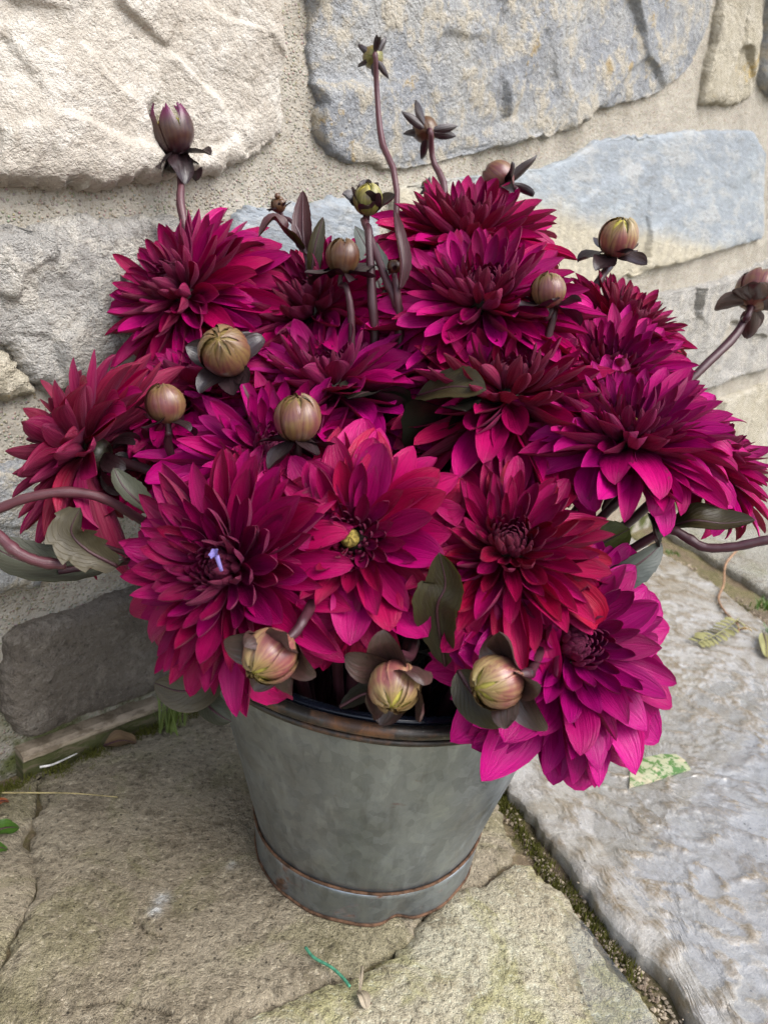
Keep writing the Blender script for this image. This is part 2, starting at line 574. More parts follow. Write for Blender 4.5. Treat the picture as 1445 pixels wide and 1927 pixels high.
# ------------------------------------------------------------------ the setting: ground sheet
M_SOIL = soil_mat()
def ground_sheet():
    n = 130
    xs = np.concatenate([[-60, -15, -4], np.linspace(-1.2, 1.6, n), [4, 15, 60]])
    ys = np.concatenate([[-60, -15, -4], np.linspace(-0.4, 2.2, n), [4, 15, 60]])
    X, Y = np.meshgrid(xs, ys)
    P = np.c_[X.ravel(), Y.ravel(), np.zeros(X.size)]
    near = (np.abs(P[:, 0]) < 3) & (np.abs(P[:, 1]) < 3)
    z = -0.013 + np.where(near, fbm(P, 30, 4) * 0.006, -0.01)
    N = len(xs)
    F = [(j * N + i, j * N + i + 1, (j + 1) * N + i + 1, (j + 1) * N + i) for j in range(len(ys) - 1) for i in range(N - 1)]
    o = put('ground', mesh('ground', np.c_[P[:, :2], z], F, None, (M_SOIL,)))
    tag(o, 'dark mossy soil showing in the joints of the paving', None, None, 'structure')
    return o
ground_sheet()

def G(u, v):
    p = gnd(u, v)
    return (p.x, p.y)
def WL(s, o=0.0):
    p = wpt(s, 0, o)
    return (p.x, p.y)

JR = [G(956, 1482), G(1027, 1573), G(1093, 1660), G(1153, 1741), G(1214, 1797), G(1260, 1842), G(1305, 1927), G(1420, 2120), G(1560, 2400)]
JL = [G(930, 1495), G(986, 1604), G(1037, 1655), G(1088, 1710), G(1133, 1781), G(1204, 1862), G(1255, 1923), G(1360, 2110), G(1480, 2380)]
CRK = [G(976, 1606), G(905, 1650), G(848, 1680), G(785, 1722), G(752, 1782), G(690, 1822), G(550, 1868), G(420, 1930), G(230, 2060), G(0, 2250)]
def off_line(pts, d):
    """shift a run of points sideways by d metres"""
    out = []
    for i, p in enumerate(pts):
        a, b_ = pts[max(i - 1, 0)], pts[min(i + 1, len(pts) - 1)]
        t = Vector((b_[0] - a[0], b_[1] - a[1]))
        t.normalize()
        out.append((p[0] - t.y * d, p[1] + t.x * d))
    return out
paving = bpy.data.objects.new('paving', None)
COL.objects.link(paving)
tag(paving, 'weathered sandstone flagstones laid up to the wall', None, None, 'structure')
j1_dir = Vector(JR[0]) - Vector(JR[3])
j1_dir.normalize()
def hit_wall(p, d, off=0.012):
    p = Vector((p[0], p[1], 0)); d = Vector((d[0], d[1], 0))
    t = (off - (p - WA).dot(WN)) / d.dot(WN)
    q = p + d * t
    return (q.x, q.y)
def flag(poly, M, K, seed, mat, top=0.0, amp=0.0016, centre=None, extra=None, edge=0.006, it=1, silt=None):
    poly = ccw(poly)
    def rough(P, D):
        h = fbm(P, 9, 3) * amp * 0.9 + fbm(P, 42, 5, 0.62) * amp * 1.3 + np.minimum(0, fbm(P, 22, 4, 0.6, True) - 0.05) * amp * 1.1
        if extra is not None:
            h = h + extra(P)
        return h
    V, F = face_sheet(poly, M, K, seed, 0.007, 0.007, rough, edge, centre, 0.03, it)
    V[:, 2] += top - 0.007
    o = put('flagstone', mesh('flagstone', V, F, None, (mat,)), paving)
    if silt is not None:
        at_ = o.data.attributes.new('silt', 'FLOAT', 'POINT')
        at_.data.foreach_set('value', np.asarray(silt(np.c_[V[:, :2], np.full(len(V), seed * 7.7)]), dtype=np.float32))
    return o
M_FA = flag_mat('buff_flagstone', (0.35, 0.30, 0.215), (0.28, 0.235, 0.165), (0.16, 0.13, 0.088), moss_amt=0.3, seed=1, stain=(0.62, 0.62, 0.60))
M_FB = flag_mat('mossy_flagstone', (0.50, 0.46, 0.33), (0.43, 0.375, 0.26), (0.26, 0.215, 0.13), moss=(0.36, 0.34, 0.12), moss_amt=0.55, wet=0.35, seed=2)
M_R1 = flag_mat('wet_grey_flagstone', (0.345, 0.335, 0.32), (0.295, 0.28, 0.255), (0.195, 0.165, 0.125), moss=(0.235, 0.21, 0.14), moss_amt=0.25, wet=1.0, seed=3, stain=(0.165, 0.125, 0.072), grain=0.45)
M_R2 = flag_mat('pale_flagstone', (0.38, 0.365, 0.32), (0.33, 0.31, 0.26), (0.22, 0.19, 0.14), moss_amt=0.3, seed=4)

wall_j = hit_wall(JL[0], j1_dir)
fa = [wall_j] + JL[:2] + CRK[0:1] + off_line(CRK[1:], 0.0012) + [(-0.55, 0.06), (-0.62, 0.15), WL(-0.32, 0.012)]
fa = [wall_j, JL[0], G(980, 1598)] + off_line(CRK[1:], -0.0012) + [G(-60, 2130), G(-30, 1900), G(30, 1760), G(68, 1650), G(62, 1590), G(58, 1560), G(78, 1515), G(70, 1460), WL(0.075, 0.012)]
# shallow ridge and hollows on the big stone
crackA = [gnd(x, y) for x, y in ((160, 1890), (215, 1880), (262, 1890), (320, 1905))]
crackB = [gnd(x, y) for x, y in ((255, 1725), (275, 1748), (305, 1757))]
def groove(lines, depth, width):
    def fn(P):
        h = np.zeros(len(P))
        for L in lines:
            for a, b_ in zip(L[:-1], L[1:]):
                ax, ay, bx, by = a.x, a.y, b_.x, b_.y
                t = np.clip(((P[:, 0] - ax) * (bx - ax) + (P[:, 1] - ay) * (by - ay)) / ((bx - ax) ** 2 + (by - ay) ** 2), 0, 1)
                d = np.hypot(P[:, 0] - ax - t * (bx - ax), P[:, 1] - ay - t * (by - ay))
                h = np.minimum(h, -depth * np.exp(-(d / width) ** 2))
        return h
    return fn
def lime(P):
    h = np.zeros(len(P))
    for (u, v, r, k) in ((306, 1693, 0.0058, 1.0), (292, 1714, 0.0045, 0.9), (437, 1628, 0.004, 0.6), (820, 1800, 0.004, 0.5)):
        c = gnd(u, v)
        h = np.maximum(h, k * np.exp(-((P[:, 0] - c.x) ** 2 + (P[:, 1] - c.y) ** 2) / r ** 2))
    return np.clip(h * (1 + fbm(P, 160, 3) * 1.2), 0, 1)
flag(fa, 520, 240, 1.0, M_FA, 0.0, 0.0018, extra=groove([crackA, crackB], 0.004, 0.0015), it=1, silt=lime)
fb = [JL[1]] + JL[2:] + [G(900, 2500), G(0, 2600)] + CRK[::-1][:-1]
fb = [G(988, 1612)] + JL[2:] + [G(1300, 2600), G(300, 2700), G(0, 2260)] + off_line(CRK[1:], 0.0012)[::-1]
hollow = gnd(1120, 1850)
def fbx(P):
    return -0.0065 * np.exp(-(((P[:, 0] - hollow.x) / 0.03) ** 2 + ((P[:, 1] - hollow.y) / 0.05) ** 2))
flag(fb, 420, 120, 2.0, M_FB, 0.001, 0.0019, centre=G(900, 1840), extra=fbx, it=1)
j2a = [G(1185, 1012), G(1262, 1052), G(1345, 1105), G(1400, 1148), G(1470, 1200), G(1640, 1330)]
r1 = [hit_wall(JR[0], j1_dir)] + JR + [G(2300, 2500), G(2600, 1900), G(2000, 1580)] + j2a[::-1] + [hit_wall(j2a[0], Vector(j2a[0]) - Vector(j2a[2]))]
pool = gnd(1400, 1520)
def r1x(P):
    dx, dy = P[:, 0] - pool.x, P[:, 1] - pool.y
    r = np.sqrt((dx / 0.22) ** 2 + (dy / 0.24) ** 2)
    lines = fbm(np.c_[P[:, 0] + P[:, 1] * 0.3, P[:, 1] * 1.3, P[:, 2]], 21, 4, 0.6, True)
    return -0.0034 * np.exp(-r ** 2.5) + np.maximum(0, lines - 0.45) * 0.0070
def r1s(P):
    dx, dy = P[:, 0] - pool.x, P[:, 1] - pool.y
    r = np.sqrt((dx / 0.26) ** 2 + (dy / 0.28) ** 2)
    k = fbm(np.c_[P[:, 0] + P[:, 1] * 0.3, P[:, 1] * 1.3, P[:, 2]], 21, 4, 0.6, True)
    patch = fbm(P, 9, 4, 0.6)
    dry = np.clip((r - 1.0) * 1.4, 0, 1)
    return np.clip((k - 0.56) * 6, 0, 1) * 0.8 + np.clip(patch * 2.2 + 0.05, 0, 0.75) * np.maximum(dry, 0.35)
flag(r1, 520, 220, 3.0, M_R1, 0.0065, 0.0017, centre=G(1230, 1480), extra=r1x, it=1, silt=r1s)
r2 = [hit_wall(G(1262, 1000), Vector(j2a[0]) - Vector(j2a[2])), G(1262, 1004), G(1325, 1040), G(1385, 1078), G(1450, 1120), G(1600, 1225), G(2000, 1480), G(2600, 1300), WL(3.1, 0.012)]
flag(r2, 260, 60, 4.0, M_R2, 0.004, 0.002, it=1)
# the rest of the yard, out of the photograph: neighbours of these stones
fl = [WL(0.065, 0.012), G(62, 1462), G(70, 1512), G(50, 1560), G(54, 1592), G(60, 1650), G(22, 1760), G(-38, 1900), G(-70, 2130), G(-300, 2500), (-0.75, 0.02), WL(-0.75, 0.012)]
flag(fl, 240, 60, 5.0, M_FA, -0.001, 0.0018, it=1)
flag([(-0.9, -0.9), (0.42, -0.9), (0.22, -0.02), (0.04, 0.14), (-0.2, 0.19), (-0.8, 0.06)], 160, 40, 6.0, M_R2, -0.005, 0.0018, it=1)

# water lying on the wet stones
M_WATER = water_mat()
def sheet(name, poly, z, mat, label, cat):
    c = Vector((sum(p[0] for p in poly) / len(poly), sum(p[1] for p in poly) / len(poly)))
    poly = [tuple(p) for p in resample(chaikin(ccw(poly), 2), 64)]
    V = [(p[0], p[1], z) for p in poly] + [(p[0], p[1], z - 0.02) for p in poly]
    n = len(poly)
    o = put(name, mesh(name, V, [tuple(range(n))] + [(i, i + n, (i + 1) % n + n, (i + 1) % n) for i in range(n)], None, (mat,), smooth=False))
    return tag(o, label, None, None, 'structure')
wp = [G(1175, 1290), G(1150, 1400), G(1110, 1560), G(1180, 1690), G(1270, 1790), G(1340, 1900), G(1480, 2150), G(2200, 2300), G(2300, 1850), G(1800, 1500), G(1500, 1270), G(1330, 1235)]
sheet('rain_water', wp, 0.0058, M_WATER, 'thin silvery film of rain water on the grey flagstone', 'water')
wp2 = [G(1062, 1705), G(1100, 1735), G(1138, 1790), G(1190, 1855), G(1240, 1930), G(1180, 2000), G(1105, 1905), G(1085, 1815), G(1060, 1750)]
sheet('puddle_water', wp2, -0.0004, M_WATER, 'small puddle along the mossy joint of the paving', 'water')

# ------------------------------------------------------------------ the stone wall
wall = empty('stone_wall', WA, 'rough stone wall with sandy mortar behind the bucket', 'wall')
WM = Matrix((WD, Vector((0, 0, 1)), WN)).transposed().to_4x4()   # local axes: along, up, out
wall.matrix_world = Matrix.Translation(WA) @ WM
M_MORTAR = mortar_mat()
WALL_TOP = 1.06
def mortar():
    xs = np.concatenate([np.linspace(-0.9, -0.06, 60), np.linspace(-0.05, 1.1, 330), np.linspace(1.105, 2.0, 130), np.linspace(2.02, 3.2, 40)])
    ys = np.linspace(-0.04, WALL_TOP - 0.02, 210)
    X, Y = np.meshgrid(xs, ys)
    P = np.c_[X.ravel(), Y.ravel(), np.full(X.size, 5.5)]
    z = -0.0095 + fbm(P, 11, 3) * 0.004 + fbm(P, 60, 4, 0.6) * 0.0028 + np.minimum(0, fbm(P, 40, 3, 0.5) + 0.28) * 0.012
    N = len(xs)
    F = [(j * N + i, j * N + i + 1, (j + 1) * N + i + 1, (j + 1) * N + i) for j in range(len(ys) - 1) for i in range(N - 1)]
    put('mortar', mesh('mortar', np.c_[P[:, :2], z], F, None, (M_MORTAR,)), wall)
    V = [(x, y, z) for z in (-0.035, -0.30) for (x, y) in ((-0.9, -0.04), (3.2, -0.04), (3.2, WALL_TOP - 0.02), (-0.9, WALL_TOP - 0.02))]
    put('core', mesh('core', V, [(0, 1, 2, 3), (7, 6, 5, 4), (0, 4, 5, 1), (1, 5, 6, 2), (2, 6, 7, 3), (3, 7, 4, 0)], None, (M_MORTAR,), smooth=False), wall)
mortar()
M_CREAM = stone_mat('cream_limestone', (0.50, 0.46, 0.40), (0.43, 0.39, 0.335), (0.55, 0.52, 0.47), (0.32, 0.275, 0.22), 0.8, 0.6, 0.55, 1)
M_BLUE = stone_mat('blue_grey_stone', (0.43, 0.43, 0.42), (0.32, 0.335, 0.36), (0.53, 0.48, 0.39), (0.20, 0.18, 0.15), 1.0, 0.95, 0.9, 2, rough=0.7, lichen=(0.42, 0.30, 0.13))
M_SLATE = stone_mat('smooth_blue_slate', (0.265, 0.295, 0.32), (0.225, 0.25, 0.275), (0.36, 0.36, 0.345), (0.17, 0.165, 0.155), 0.7, 0.65, 0.35, 3, streak=(0.55, 0.55, 1.5), rough=0.6)
M_SLATEB = stone_mat('buff_edged_slate', (0.265, 0.295, 0.32), (0.225, 0.25, 0.275), (0.36, 0.36, 0.345), (0.17, 0.165, 0.155), 0.7, 0.65, 0.35, 3, streak=(0.55, 0.55, 1.5), rough=0.6)
def buff_band(mt, u, v, slope):
    b = NB.__new__(NB)
    b.m = mt; b.t = mt.node_tree; b.b = b.t.nodes['Principled BSDF']; b.out = b.t.nodes['Material Output']
    src = b.b.inputs['Base Color'].links[0].from_socket
    p = b.pos()
    sx = b.n('SeparateXYZ')
    b.l(p, sx.inputs[0])
    s, h = wsh(u, v)
    n = b.noise(p, 16, 4, 0.65)
    lim = b.math('ADD', sx.outputs['Z'], b.math('MULTIPLY', n, 0.05))
    c = b.mix(b.ramp(lim, h + 0.052, h + 0.006), src, b.mix(b.ramp(b.noise(p, 60, 4, 0.7), 0.4, 0.6), (0.42, 0.38, 0.29), (0.33, 0.30, 0.235)))
    b.l(c, b.b.inputs['Base Color'])
buff_band(M_SLATEB, 1280, 455, 0)
M_BUFF = stone_mat('buff_stone', (0.50, 0.455, 0.36), (0.43, 0.385, 0.29), (0.56, 0.52, 0.44), (0.26, 0.21, 0.14), 1.0, 0.6, 0.8, 4, lichen=(0.47, 0.33, 0.10))
M_GREY = stone_mat('pale_grey_stone', (0.47, 0.45, 0.415), (0.36, 0.345, 0.32), (0.57, 0.53, 0.46), (0.20, 0.175, 0.145), 1.0, 0.65, 0.95, 5)
M_DARK = stone_mat('dark_brown_stone', (0.19, 0.162, 0.132), (0.132, 0.11, 0.088), (0.32, 0.285, 0.235), (0.045, 0.036, 0.028), 1.3, 0.45, 0.7, 6, lo=0.52)
M_RED = stone_mat('reddish_stone', (0.40, 0.29, 0.22), (0.36, 0.31, 0.23), (0.45, 0.41, 0.33), (0.22, 0.16, 0.11), 1.0, 0.6, 0.8, 7)
HAND = []
def stone(pp, mat, seed, M=150, K=46, depth=0.011, bevel=0.004, facets=(9, 0.003, 0.08), amp=0.003, px=True, name='stone', it=1, label=None, en=0.0062):
    poly = ccw([wsh(*q) for q in pp] if px else pp)
    HAND.append(np.array(poly))
    fn = facet_fn(seed, poly, *facets)
    def rough(P, D):
        return fn(P) + fbm(P, 14, 3) * amp * 1.3 + fbm(P, 55, 4, 0.55) * amp * 0.8 + np.minimum(0.0, fbm(P, 26, 3, 0.55, True) - 0.1) * amp * 0.7
    V, F = face_sheet(poly, M, K, seed * 0.71, depth, bevel, rough, en, None, 0.05, it)
    V[:, 2] -= 0.005
    o = put(name, mesh(name, V, F, None, (mat,)), wall)
    if label:
        o['label'] = label
    return o
stone([(-70, -90), (519, -90), (521, 20), (530, 150), (536, 235), (502, 285), (430, 322), (385, 330), (300, 338), (215, 352), (180, 361), (60, 352), (-70, 345)], M_CREAM, 11, 340, 150, 0.019, 0.0045, (30, 0.008, 0.22), 0.0022, label='large cream stone with chiselled facets')
stone([(578, -90), (584, 92), (603, 202), (597, 262), (640, 300), (744, 320), (835, 303), (927, 279), (1080, 247), (1123, 209), (1234, 178), (1301, 129), (1338, 37), (1350, -90)], M_BLUE, 12, 340, 150, 0.009, 0.003, (34, 0.0045, 0.10), 0.0036)
stone([(1372, -90), (1340, 100), (1321, 197), (1385, 200), (1414, 185), (1424, 90), (1442, -90)], M_BUFF, 13, 150, 50)
stone([(1462, -90), (1440, 60), (1432, 150), (1447, 186), (1560, 160), (1600, -90)], M_BLUE, 14, 110, 34)
stone([(742, 352), (850, 336), (1013, 319), (1080, 301), (1123, 264), (1230, 252), (1313, 245), (1415, 245), (1441, 290), (1437, 380), (1436, 448), (1300, 488), (1172, 524), (1050, 560), (900, 590), (745, 600)], M_SLATEB, 15, 280, 90, 0.009, 0.003, (12, 0.0015, 0.025), 0.0016, label='long smooth blue grey slate')
stone([(440, 404), (470, 393), (560, 383), (715, 368), (725, 480), (720, 600), (600, 620), (452, 560), (437, 470)], M_SLATE, 16, 180, 50, 0.010, 0.003, (6, 0.0015, 0.02), 0.0016)
stone([(-70, 430), (0, 427), (50, 424), (97, 410), (221, 407), (330, 410), (425, 414), (432, 470), (425, 560), (400, 690), (300, 712), (190, 724), (110, 743), (92, 735), (64, 708), (52, 684), (14, 655), (-70, 640)], M_GREY, 17, 300, 130, 0.017, 0.005, (26, 0.006, 0.13), 0.0034)
stone([(-70, 650), (10, 661), (46, 690), (58, 714), (84, 742), (40, 757), (-70, 754)], M_BUFF, 18, 110, 34, 0.013)
stone([(1174, 572), (1268, 547), (1342, 532), (1450, 490), (1560, 460), (1580, 650), (1450, 690), (1330, 732), (1180, 770), (1000, 800), (960, 690), (1010, 610)], M_GREY, 19, 240, 90, 0.009, 0.004, (22, 0.0045, 0.09), 0.0036, label='mottled grey stone with yellow lichen')
stone([(1110, 822), (1200, 800), (1335, 758), (1460, 716), (1560, 690), (1570, 800), (1450, 848), (1290, 890), (1120, 925)], M_BUFF, 20, 160, 50, 0.012)
stone([(1040, 955), (1120, 940), (1290, 905), (1300, 925), (1180, 985), (1045, 1035)], M_RED, 21, 120, 36, 0.010)
stone([(1310, 902), (1450, 862), (1580, 822), (1590, 838), (1450, 888), (1320, 920)], M_BUFF, 22, 110, 30, 0.010)
stone([(-70, 874), (0, 873), (60, 868), (150, 850), (230, 880), (232, 960), (170, 1010), (84, 1085), (80, 1109), (0, 1124), (-70, 1130)], M_BLUE, 23, 180, 60)
stone([(13, 1192), (130, 1153), (232, 1116), (330, 1085), (345, 1180), (330, 1290), (286, 1302), (150, 1350), (36, 1395), (5, 1354)], M_DARK, 24, 240, 90, 0.015, 0.003, (8, 0.0016, 0.03), 0.0022, en=0.003, label='dark brown stone low in the wall')
stone([(-70, 1215), (-8, 1196), (-10, 1380), (-70, 1400)], M_GREY, 25, 90, 24, 0.010)
stone([(258, 1010), (400, 965), (520, 930), (530, 1010), (420, 1052), (262, 1075)], M_BUFF, 26, 110, 30, 0.008)
stone([(455, 640), (600, 640), (720, 622), (730, 760), (600, 800), (430, 830), (330, 800), (420, 715)], M_GREY, 27, 120, 30)
stone([(745, 625), (900, 612), (985, 600), (940, 690), (980, 800), (860, 830), (750, 850)], M_BUFF, 28, 110, 28)
stone([(380, 860), (560, 830), (740, 870), (760, 960), (560, 1000), (540, 920)], M_SLATE, 29, 100, 26)
stone([(780, 870), (960, 835), (1090, 825), (1095, 930), (1020, 960), (800, 1010)], M_GREY, 30, 110, 28)
stone([(370, 1085), (560, 1025), (760, 985), (790, 1090), (600, 1170), (380, 1260)], M_GREY, 31, 110, 28)
stone([(810, 1030), (1020, 980), (1025, 1040), (900, 1095), (820, 1110)], M_BUFF, 32, 100, 24)
# thin stone slip along the foot of the wall
def slip():
    a, b_ = wsh(36, 1416), wsh(296, 1318)
    V, F = [], []
    n = 60
    for i in range(n + 1):
        t = i / n
        s = a[0] + (b_[0] - a[0]) * t
        h = a[1] + (b_[1] - a[1]) * t
        q = np.array([[s, h, 3.3]])
        w = 0.0095 + 0.002 * float(fbm(q, 40, 3)[0])
        k = 0.002 * float(fbm(q + 5, 70, 3)[0])
        for (o, y) in ((-0.02, h + 0.001), (w - 0.006, h + 0.0015 + k), (w, h - 0.001 + k), (w + 0.001, h - 0.005 + k), (w - 0.002, h - 0.008), (w - 0.003, -0.03), (-0.02, -0.03)):
            V.append((s, y, o))
    for i in range(n):
        for k in range(7):
            F.append((i * 7 + k, (i + 1) * 7 + k, (i + 1) * 7 + (k + 1) % 7, i * 7 + (k + 1) % 7))
    F += [tuple(range(6, -1, -1)), tuple(n * 7 + k for k in range(7))]
    b = NB('mossy_slip_stone')
    p = b.pos()
    sx = b.n('SeparateXYZ')
    b.l(p, sx.inputs[0])
    n2 = b.noise(b.map(p, scale=(0.6, 0.6, 2)), 80, 6, 0.7)
    c = b.mix(b.ramp(n2, 0.4, 0.62), (0.36, 0.29, 0.21), (0.17, 0.13, 0.085))
    c = b.mix(b.math('MULTIPLY', b.ramp(sx.outputs['Z'], a[1] - 0.002, a[1] - 0.008), b.ramp(n2, 0.7, 0.45)), c, (0.07, 0.075, 0.022))
    mt = b.fin(c, 0.8, b.bump(n2, 0.8, 0.003))
    o = put('slip_stone', mesh('slip_stone', V, F, None, (mt,), smooth=False), wall)
slip()
# stones out of the photograph to both sides
def inside(poly, q):
    x, y = q
    c = False
    j = len(poly) - 1
    for i in range(len(poly)):
        if (poly[i][1] > y) != (poly[j][1] > y) and x < (poly[j][0] - poly[i][0]) * (y - poly[i][1]) / (poly[j][1] - poly[i][1]) + poly[i][0]:
            c = not c
        j = i
    return c
rs = random.Random(21)
hand = list(HAND)
h0 = 0.02
seed = 60
while h0 < WALL_TOP - 0.08:
    hh = rs.uniform(0.09, 0.15)
    s0 = -0.88 + rs.uniform(0, 0.05)
    while s0 < 3.05:
        ww = rs.uniform(0.16, 0.38)
        r = [(s0, h0 + 0.004), (s0 + ww * 0.5, h0), (s0 + ww, h0 + 0.006), (s0 + ww * 1.0, h0 + hh * 0.6), (s0 + ww * 0.97, h0 + hh), (s0 + ww * 0.45, h0 + hh - 0.006), (s0 + 0.004, h0 + hh - 0.004)]
        samples = [(s0 - 0.01 + (ww + 0.02) * i / 8, h0 - 0.01 + (hh + 0.02) * j / 5) for i in range(9) for j in range(6)]
        if not any(inside(P, q) for P in hand for q in samples):
            out_of_view = s0 + ww < 0.0 or s0 > 1.2
            stone(r, rs.choice([M_GREY, M_BUFF, M_BLUE, M_CREAM, M_SLATE]), seed, 72, 18, 0.012, 0.007, (7, 0.003, 0.06), 0.003, px=False)
            seed += 1
        s0 += ww + rs.uniform(0.018, 0.04)
    h0 += hh + rs.uniform(0.02, 0.035)
for _ in range(220):
    ww, hh = rs.uniform(0.06, 0.15), rs.uniform(0.045, 0.09)
    s0, h0 = rs.choice([rs.uniform(-0.88, -0.07 - ww), rs.uniform(1.25, 3.05)]), rs.uniform(0.02, WALL_TOP - 0.12)
    samples = [(s0 - 0.014 + (ww + 0.028) * i / 6, h0 - 0.014 + (hh + 0.028) * j / 4) for i in range(7) for j in range(5)]
    if not any(inside(P, q) for P in HAND for q in samples):
        stone([(s0, h0 + 0.005), (s0 + ww * 0.5, h0), (s0 + ww, h0 + 0.006), (s0 + ww * 0.97, h0 + hh), (s0 + ww * 0.4, h0 + hh - 0.005), (s0 + 0.005, h0 + hh - 0.006)], rs.choice([M_GREY, M_BUFF, M_BLUE]), seed, 56, 12, 0.011, 0.005, (5, 0.003, 0.06), 0.003, px=False)
        seed += 1
# coping
s0 = -0.9
while s0 < 3.15:
    ww = rs.uniform(0.30, 0.5)
    e = min(s0 + ww, 3.2)
    V, F = [], []
    n = 14
    for i in range(n + 1):
        s = s0 + (e - s0) * i / n
        q = np.array([[s, 1.0, 2.2]])
        j = 0.004 * float(fbm(q, 20, 3)[0])
        for (o, y) in ((0.05 + j, WALL_TOP - 0.015), (0.055 + j, WALL_TOP + 0.035 + j), (0.03, WALL_TOP + 0.045), (-0.31, WALL_TOP + 0.045), (-0.34, WALL_TOP + 0.03), (-0.34, WALL_TOP - 0.015)):
            V.append((s, y, o))
    for i in range(n):
        for k in range(6):
            F.append((i * 6 + k, (i + 1) * 6 + k, (i + 1) * 6 + (k + 1) % 6, i * 6 + (k + 1) % 6))
    F += [tuple(range(5, -1, -1)), tuple(n * 6 + k for k in range(6))]
    put('coping_stone', mesh('coping_stone', V, F, None, (M_BUFF,), smooth=False), wall)
    s0 = e + 0.012

# ------------------------------------------------------------------ the bucket
BX, BY = 0.0136, 0.5404
RF, RB, RR, BH = 0.0950, 0.0985, 0.1495, 0.2142
bucket = empty('metal_bucket', (BX, BY, 0.0), 'weathered galvanised metal bucket standing on flagstones, holding the dark red flowers', 'bucket')
M_ZINC = zinc_mat('weathered_zinc', 0.06)
M_BAND = zinc_mat('rusty_zinc_band', 0.30)
M_RIM = zinc_mat('dark_rusted_rim', 0.34, (0.075, 0.068, 0.062), (0.035, 0.029, 0.025))
M_RUST = plain('rust_bead', (0.085, 0.046, 0.027), 0.8, 0.0, 0.6, 140, 0.2)
def lathe(name, prof, mat, parent, n=128, jit=None, closed=False):
    V, F, UV = [], [], []
    m_ = len(prof)
    for k in range(n):
        a = 2 * math.pi * k / n
        for i, (r, z) in enumerate(prof):
            dr, dz = jit(a, z) if jit else (0, 0)
            V.append(((r + dr) * math.cos(a), (r + dr) * math.sin(a), z + dz))
            UV.append((k / n, i / max(1, m_ - 1)))
    for k in range(n):
        k2 = (k + 1) % n
        for i in range(m_ - 1 if not closed else m_):
            i2 = (i + 1) % m_
            F.append((k * m_ + i, k2 * m_ + i, k2 * m_ + i2, k * m_ + i2))
    return put(name, mesh(name, V, F, UV, (mat,)), parent)
A_CAM = math.atan2(-BY, -BX)                       # bearing of the photographer seen from the bucket
def dent(a, z):
    q = np.array([[math.cos(a) * 2.2, math.sin(a) * 2.2, z * 14]])
    d = float(pnoise(q)[0]) * 0.0012
    return d, 0.0
def rbody(z):
    return RB - 0.0015 + (RR - 0.004 - RB + 0.0015) * (z - 0.034) / (BH - 0.034)
prof = [(rbody(z), z) for z in np.linspace(0.030, BH - 0.004, 26)]
inner = [(rbody(z) - 0.0016, z) for z in np.linspace(BH - 0.004, 0.030, 14)]
lathe('body', prof + inner + [(0.0, 0.030)], M_ZINC, bucket, 128, dent)
def footj(a, z):
    d = (a - A_CAM + math.pi) % (2 * math.pi) - math.pi
    k = math.exp(-((d - 0.36) / 0.10) ** 2) * max(0, 1 - z / 0.03)
    w = float(pnoise(np.array([[math.cos(a) * 4, math.sin(a) * 4, z * 20 + 3]]))[0])
    return 0.0012 * w - 0.006 * k, 0.0015 * k
fprof = [(RF - 0.0012, 0.001), (RF, 0.0008), (RF + 0.0006, 0.004)] + [(RF + 0.0006 + (RB + 0.0012 - RF - 0.0006) * t, 0.004 + 0.030 * t) for t in np.linspace(0.1, 1, 8)] + [(RB + 0.0004, 0.0352), (RB - 0.0012, 0.0352), (RF - 0.0012, 0.006)]
BAND = lathe('foot_band', fprof, M_BAND, bucket, 128, footj, True)
def ring(name, R, z, r, mat, jit=None, n=128, m_=10, flat=1.0, parent=None):
    prof = [(R + r * math.cos(2 * math.pi * i / m_) * flat, z + r * math.sin(2 * math.pi * i / m_)) for i in range(m_)]
    return lathe(name, prof, mat, parent or bucket, n, jit, True)

ring('rust_seam', RB + 0.0004, 0.0358, 0.0012, M_RUST, dent, parent=BAND)
ring('foot_bead', RF + 0.0004, 0.0016, 0.0014, M_RUST, footj, parent=BAND)
RIM = ring('rim', RR, BH, 0.0044, M_RIM, dent, 160, 14)
ring('rim_collar', RR - 0.0025, BH - 0.009, 0.0026, M_RIM, dent, 160, 10, parent=RIM)
# lapped and riveted side seam on the wall side
sa = A_CAM - 1.50
V, F = [], []
for i in range(20):
    z = 0.037 + (BH - 0.052) * i / 19
    for da, o in ((-0.055, 0.0), (-0.05, 0.0016), (0.05, 0.0016), (0.055, 0.0)):
        r = rbody(z) + o + 0.0006
        V.append((r * math.cos(sa + da), r * math.sin(sa + da), z))
for i in range(19):
    for k in range(3):
        F.append((i * 4 + k, i * 4 + k + 1, (i + 1) * 4 + k + 1, (i + 1) * 4 + k))
SEAM = put('side_seam', mesh('side_seam', V, F, None, (M_ZINC,)), bucket)
rv, rf = [], []
for a in range(4):
    for k in range(8):
        ph, th = a * math.pi / 6, k * math.pi / 4
        rv.append((0.0028 * math.cos(ph) * math.cos(th), 0.0028 * math.cos(ph) * math.sin(th), 0.0018 * math.sin(ph)))
for a in range(3):
    for k in range(8):
        rf.append((a * 8 + k, a * 8 + (k + 1) % 8, (a + 1) * 8 + (k + 1) % 8, (a + 1) * 8 + k))
rme = mesh('rivet', rv, rf, None, (M_ZINC,))
for i in range(7):
    z = 0.055 + i * 0.021
    r = rbody(z) + 0.002
    n_ = Vector((math.cos(sa + 0.02), math.sin(sa + 0.02), 0))
    put('rivet', rme, SEAM, Matrix.Translation(n_ * r + Vector((0, 0, z))) @ frame(n_).to_4x4())
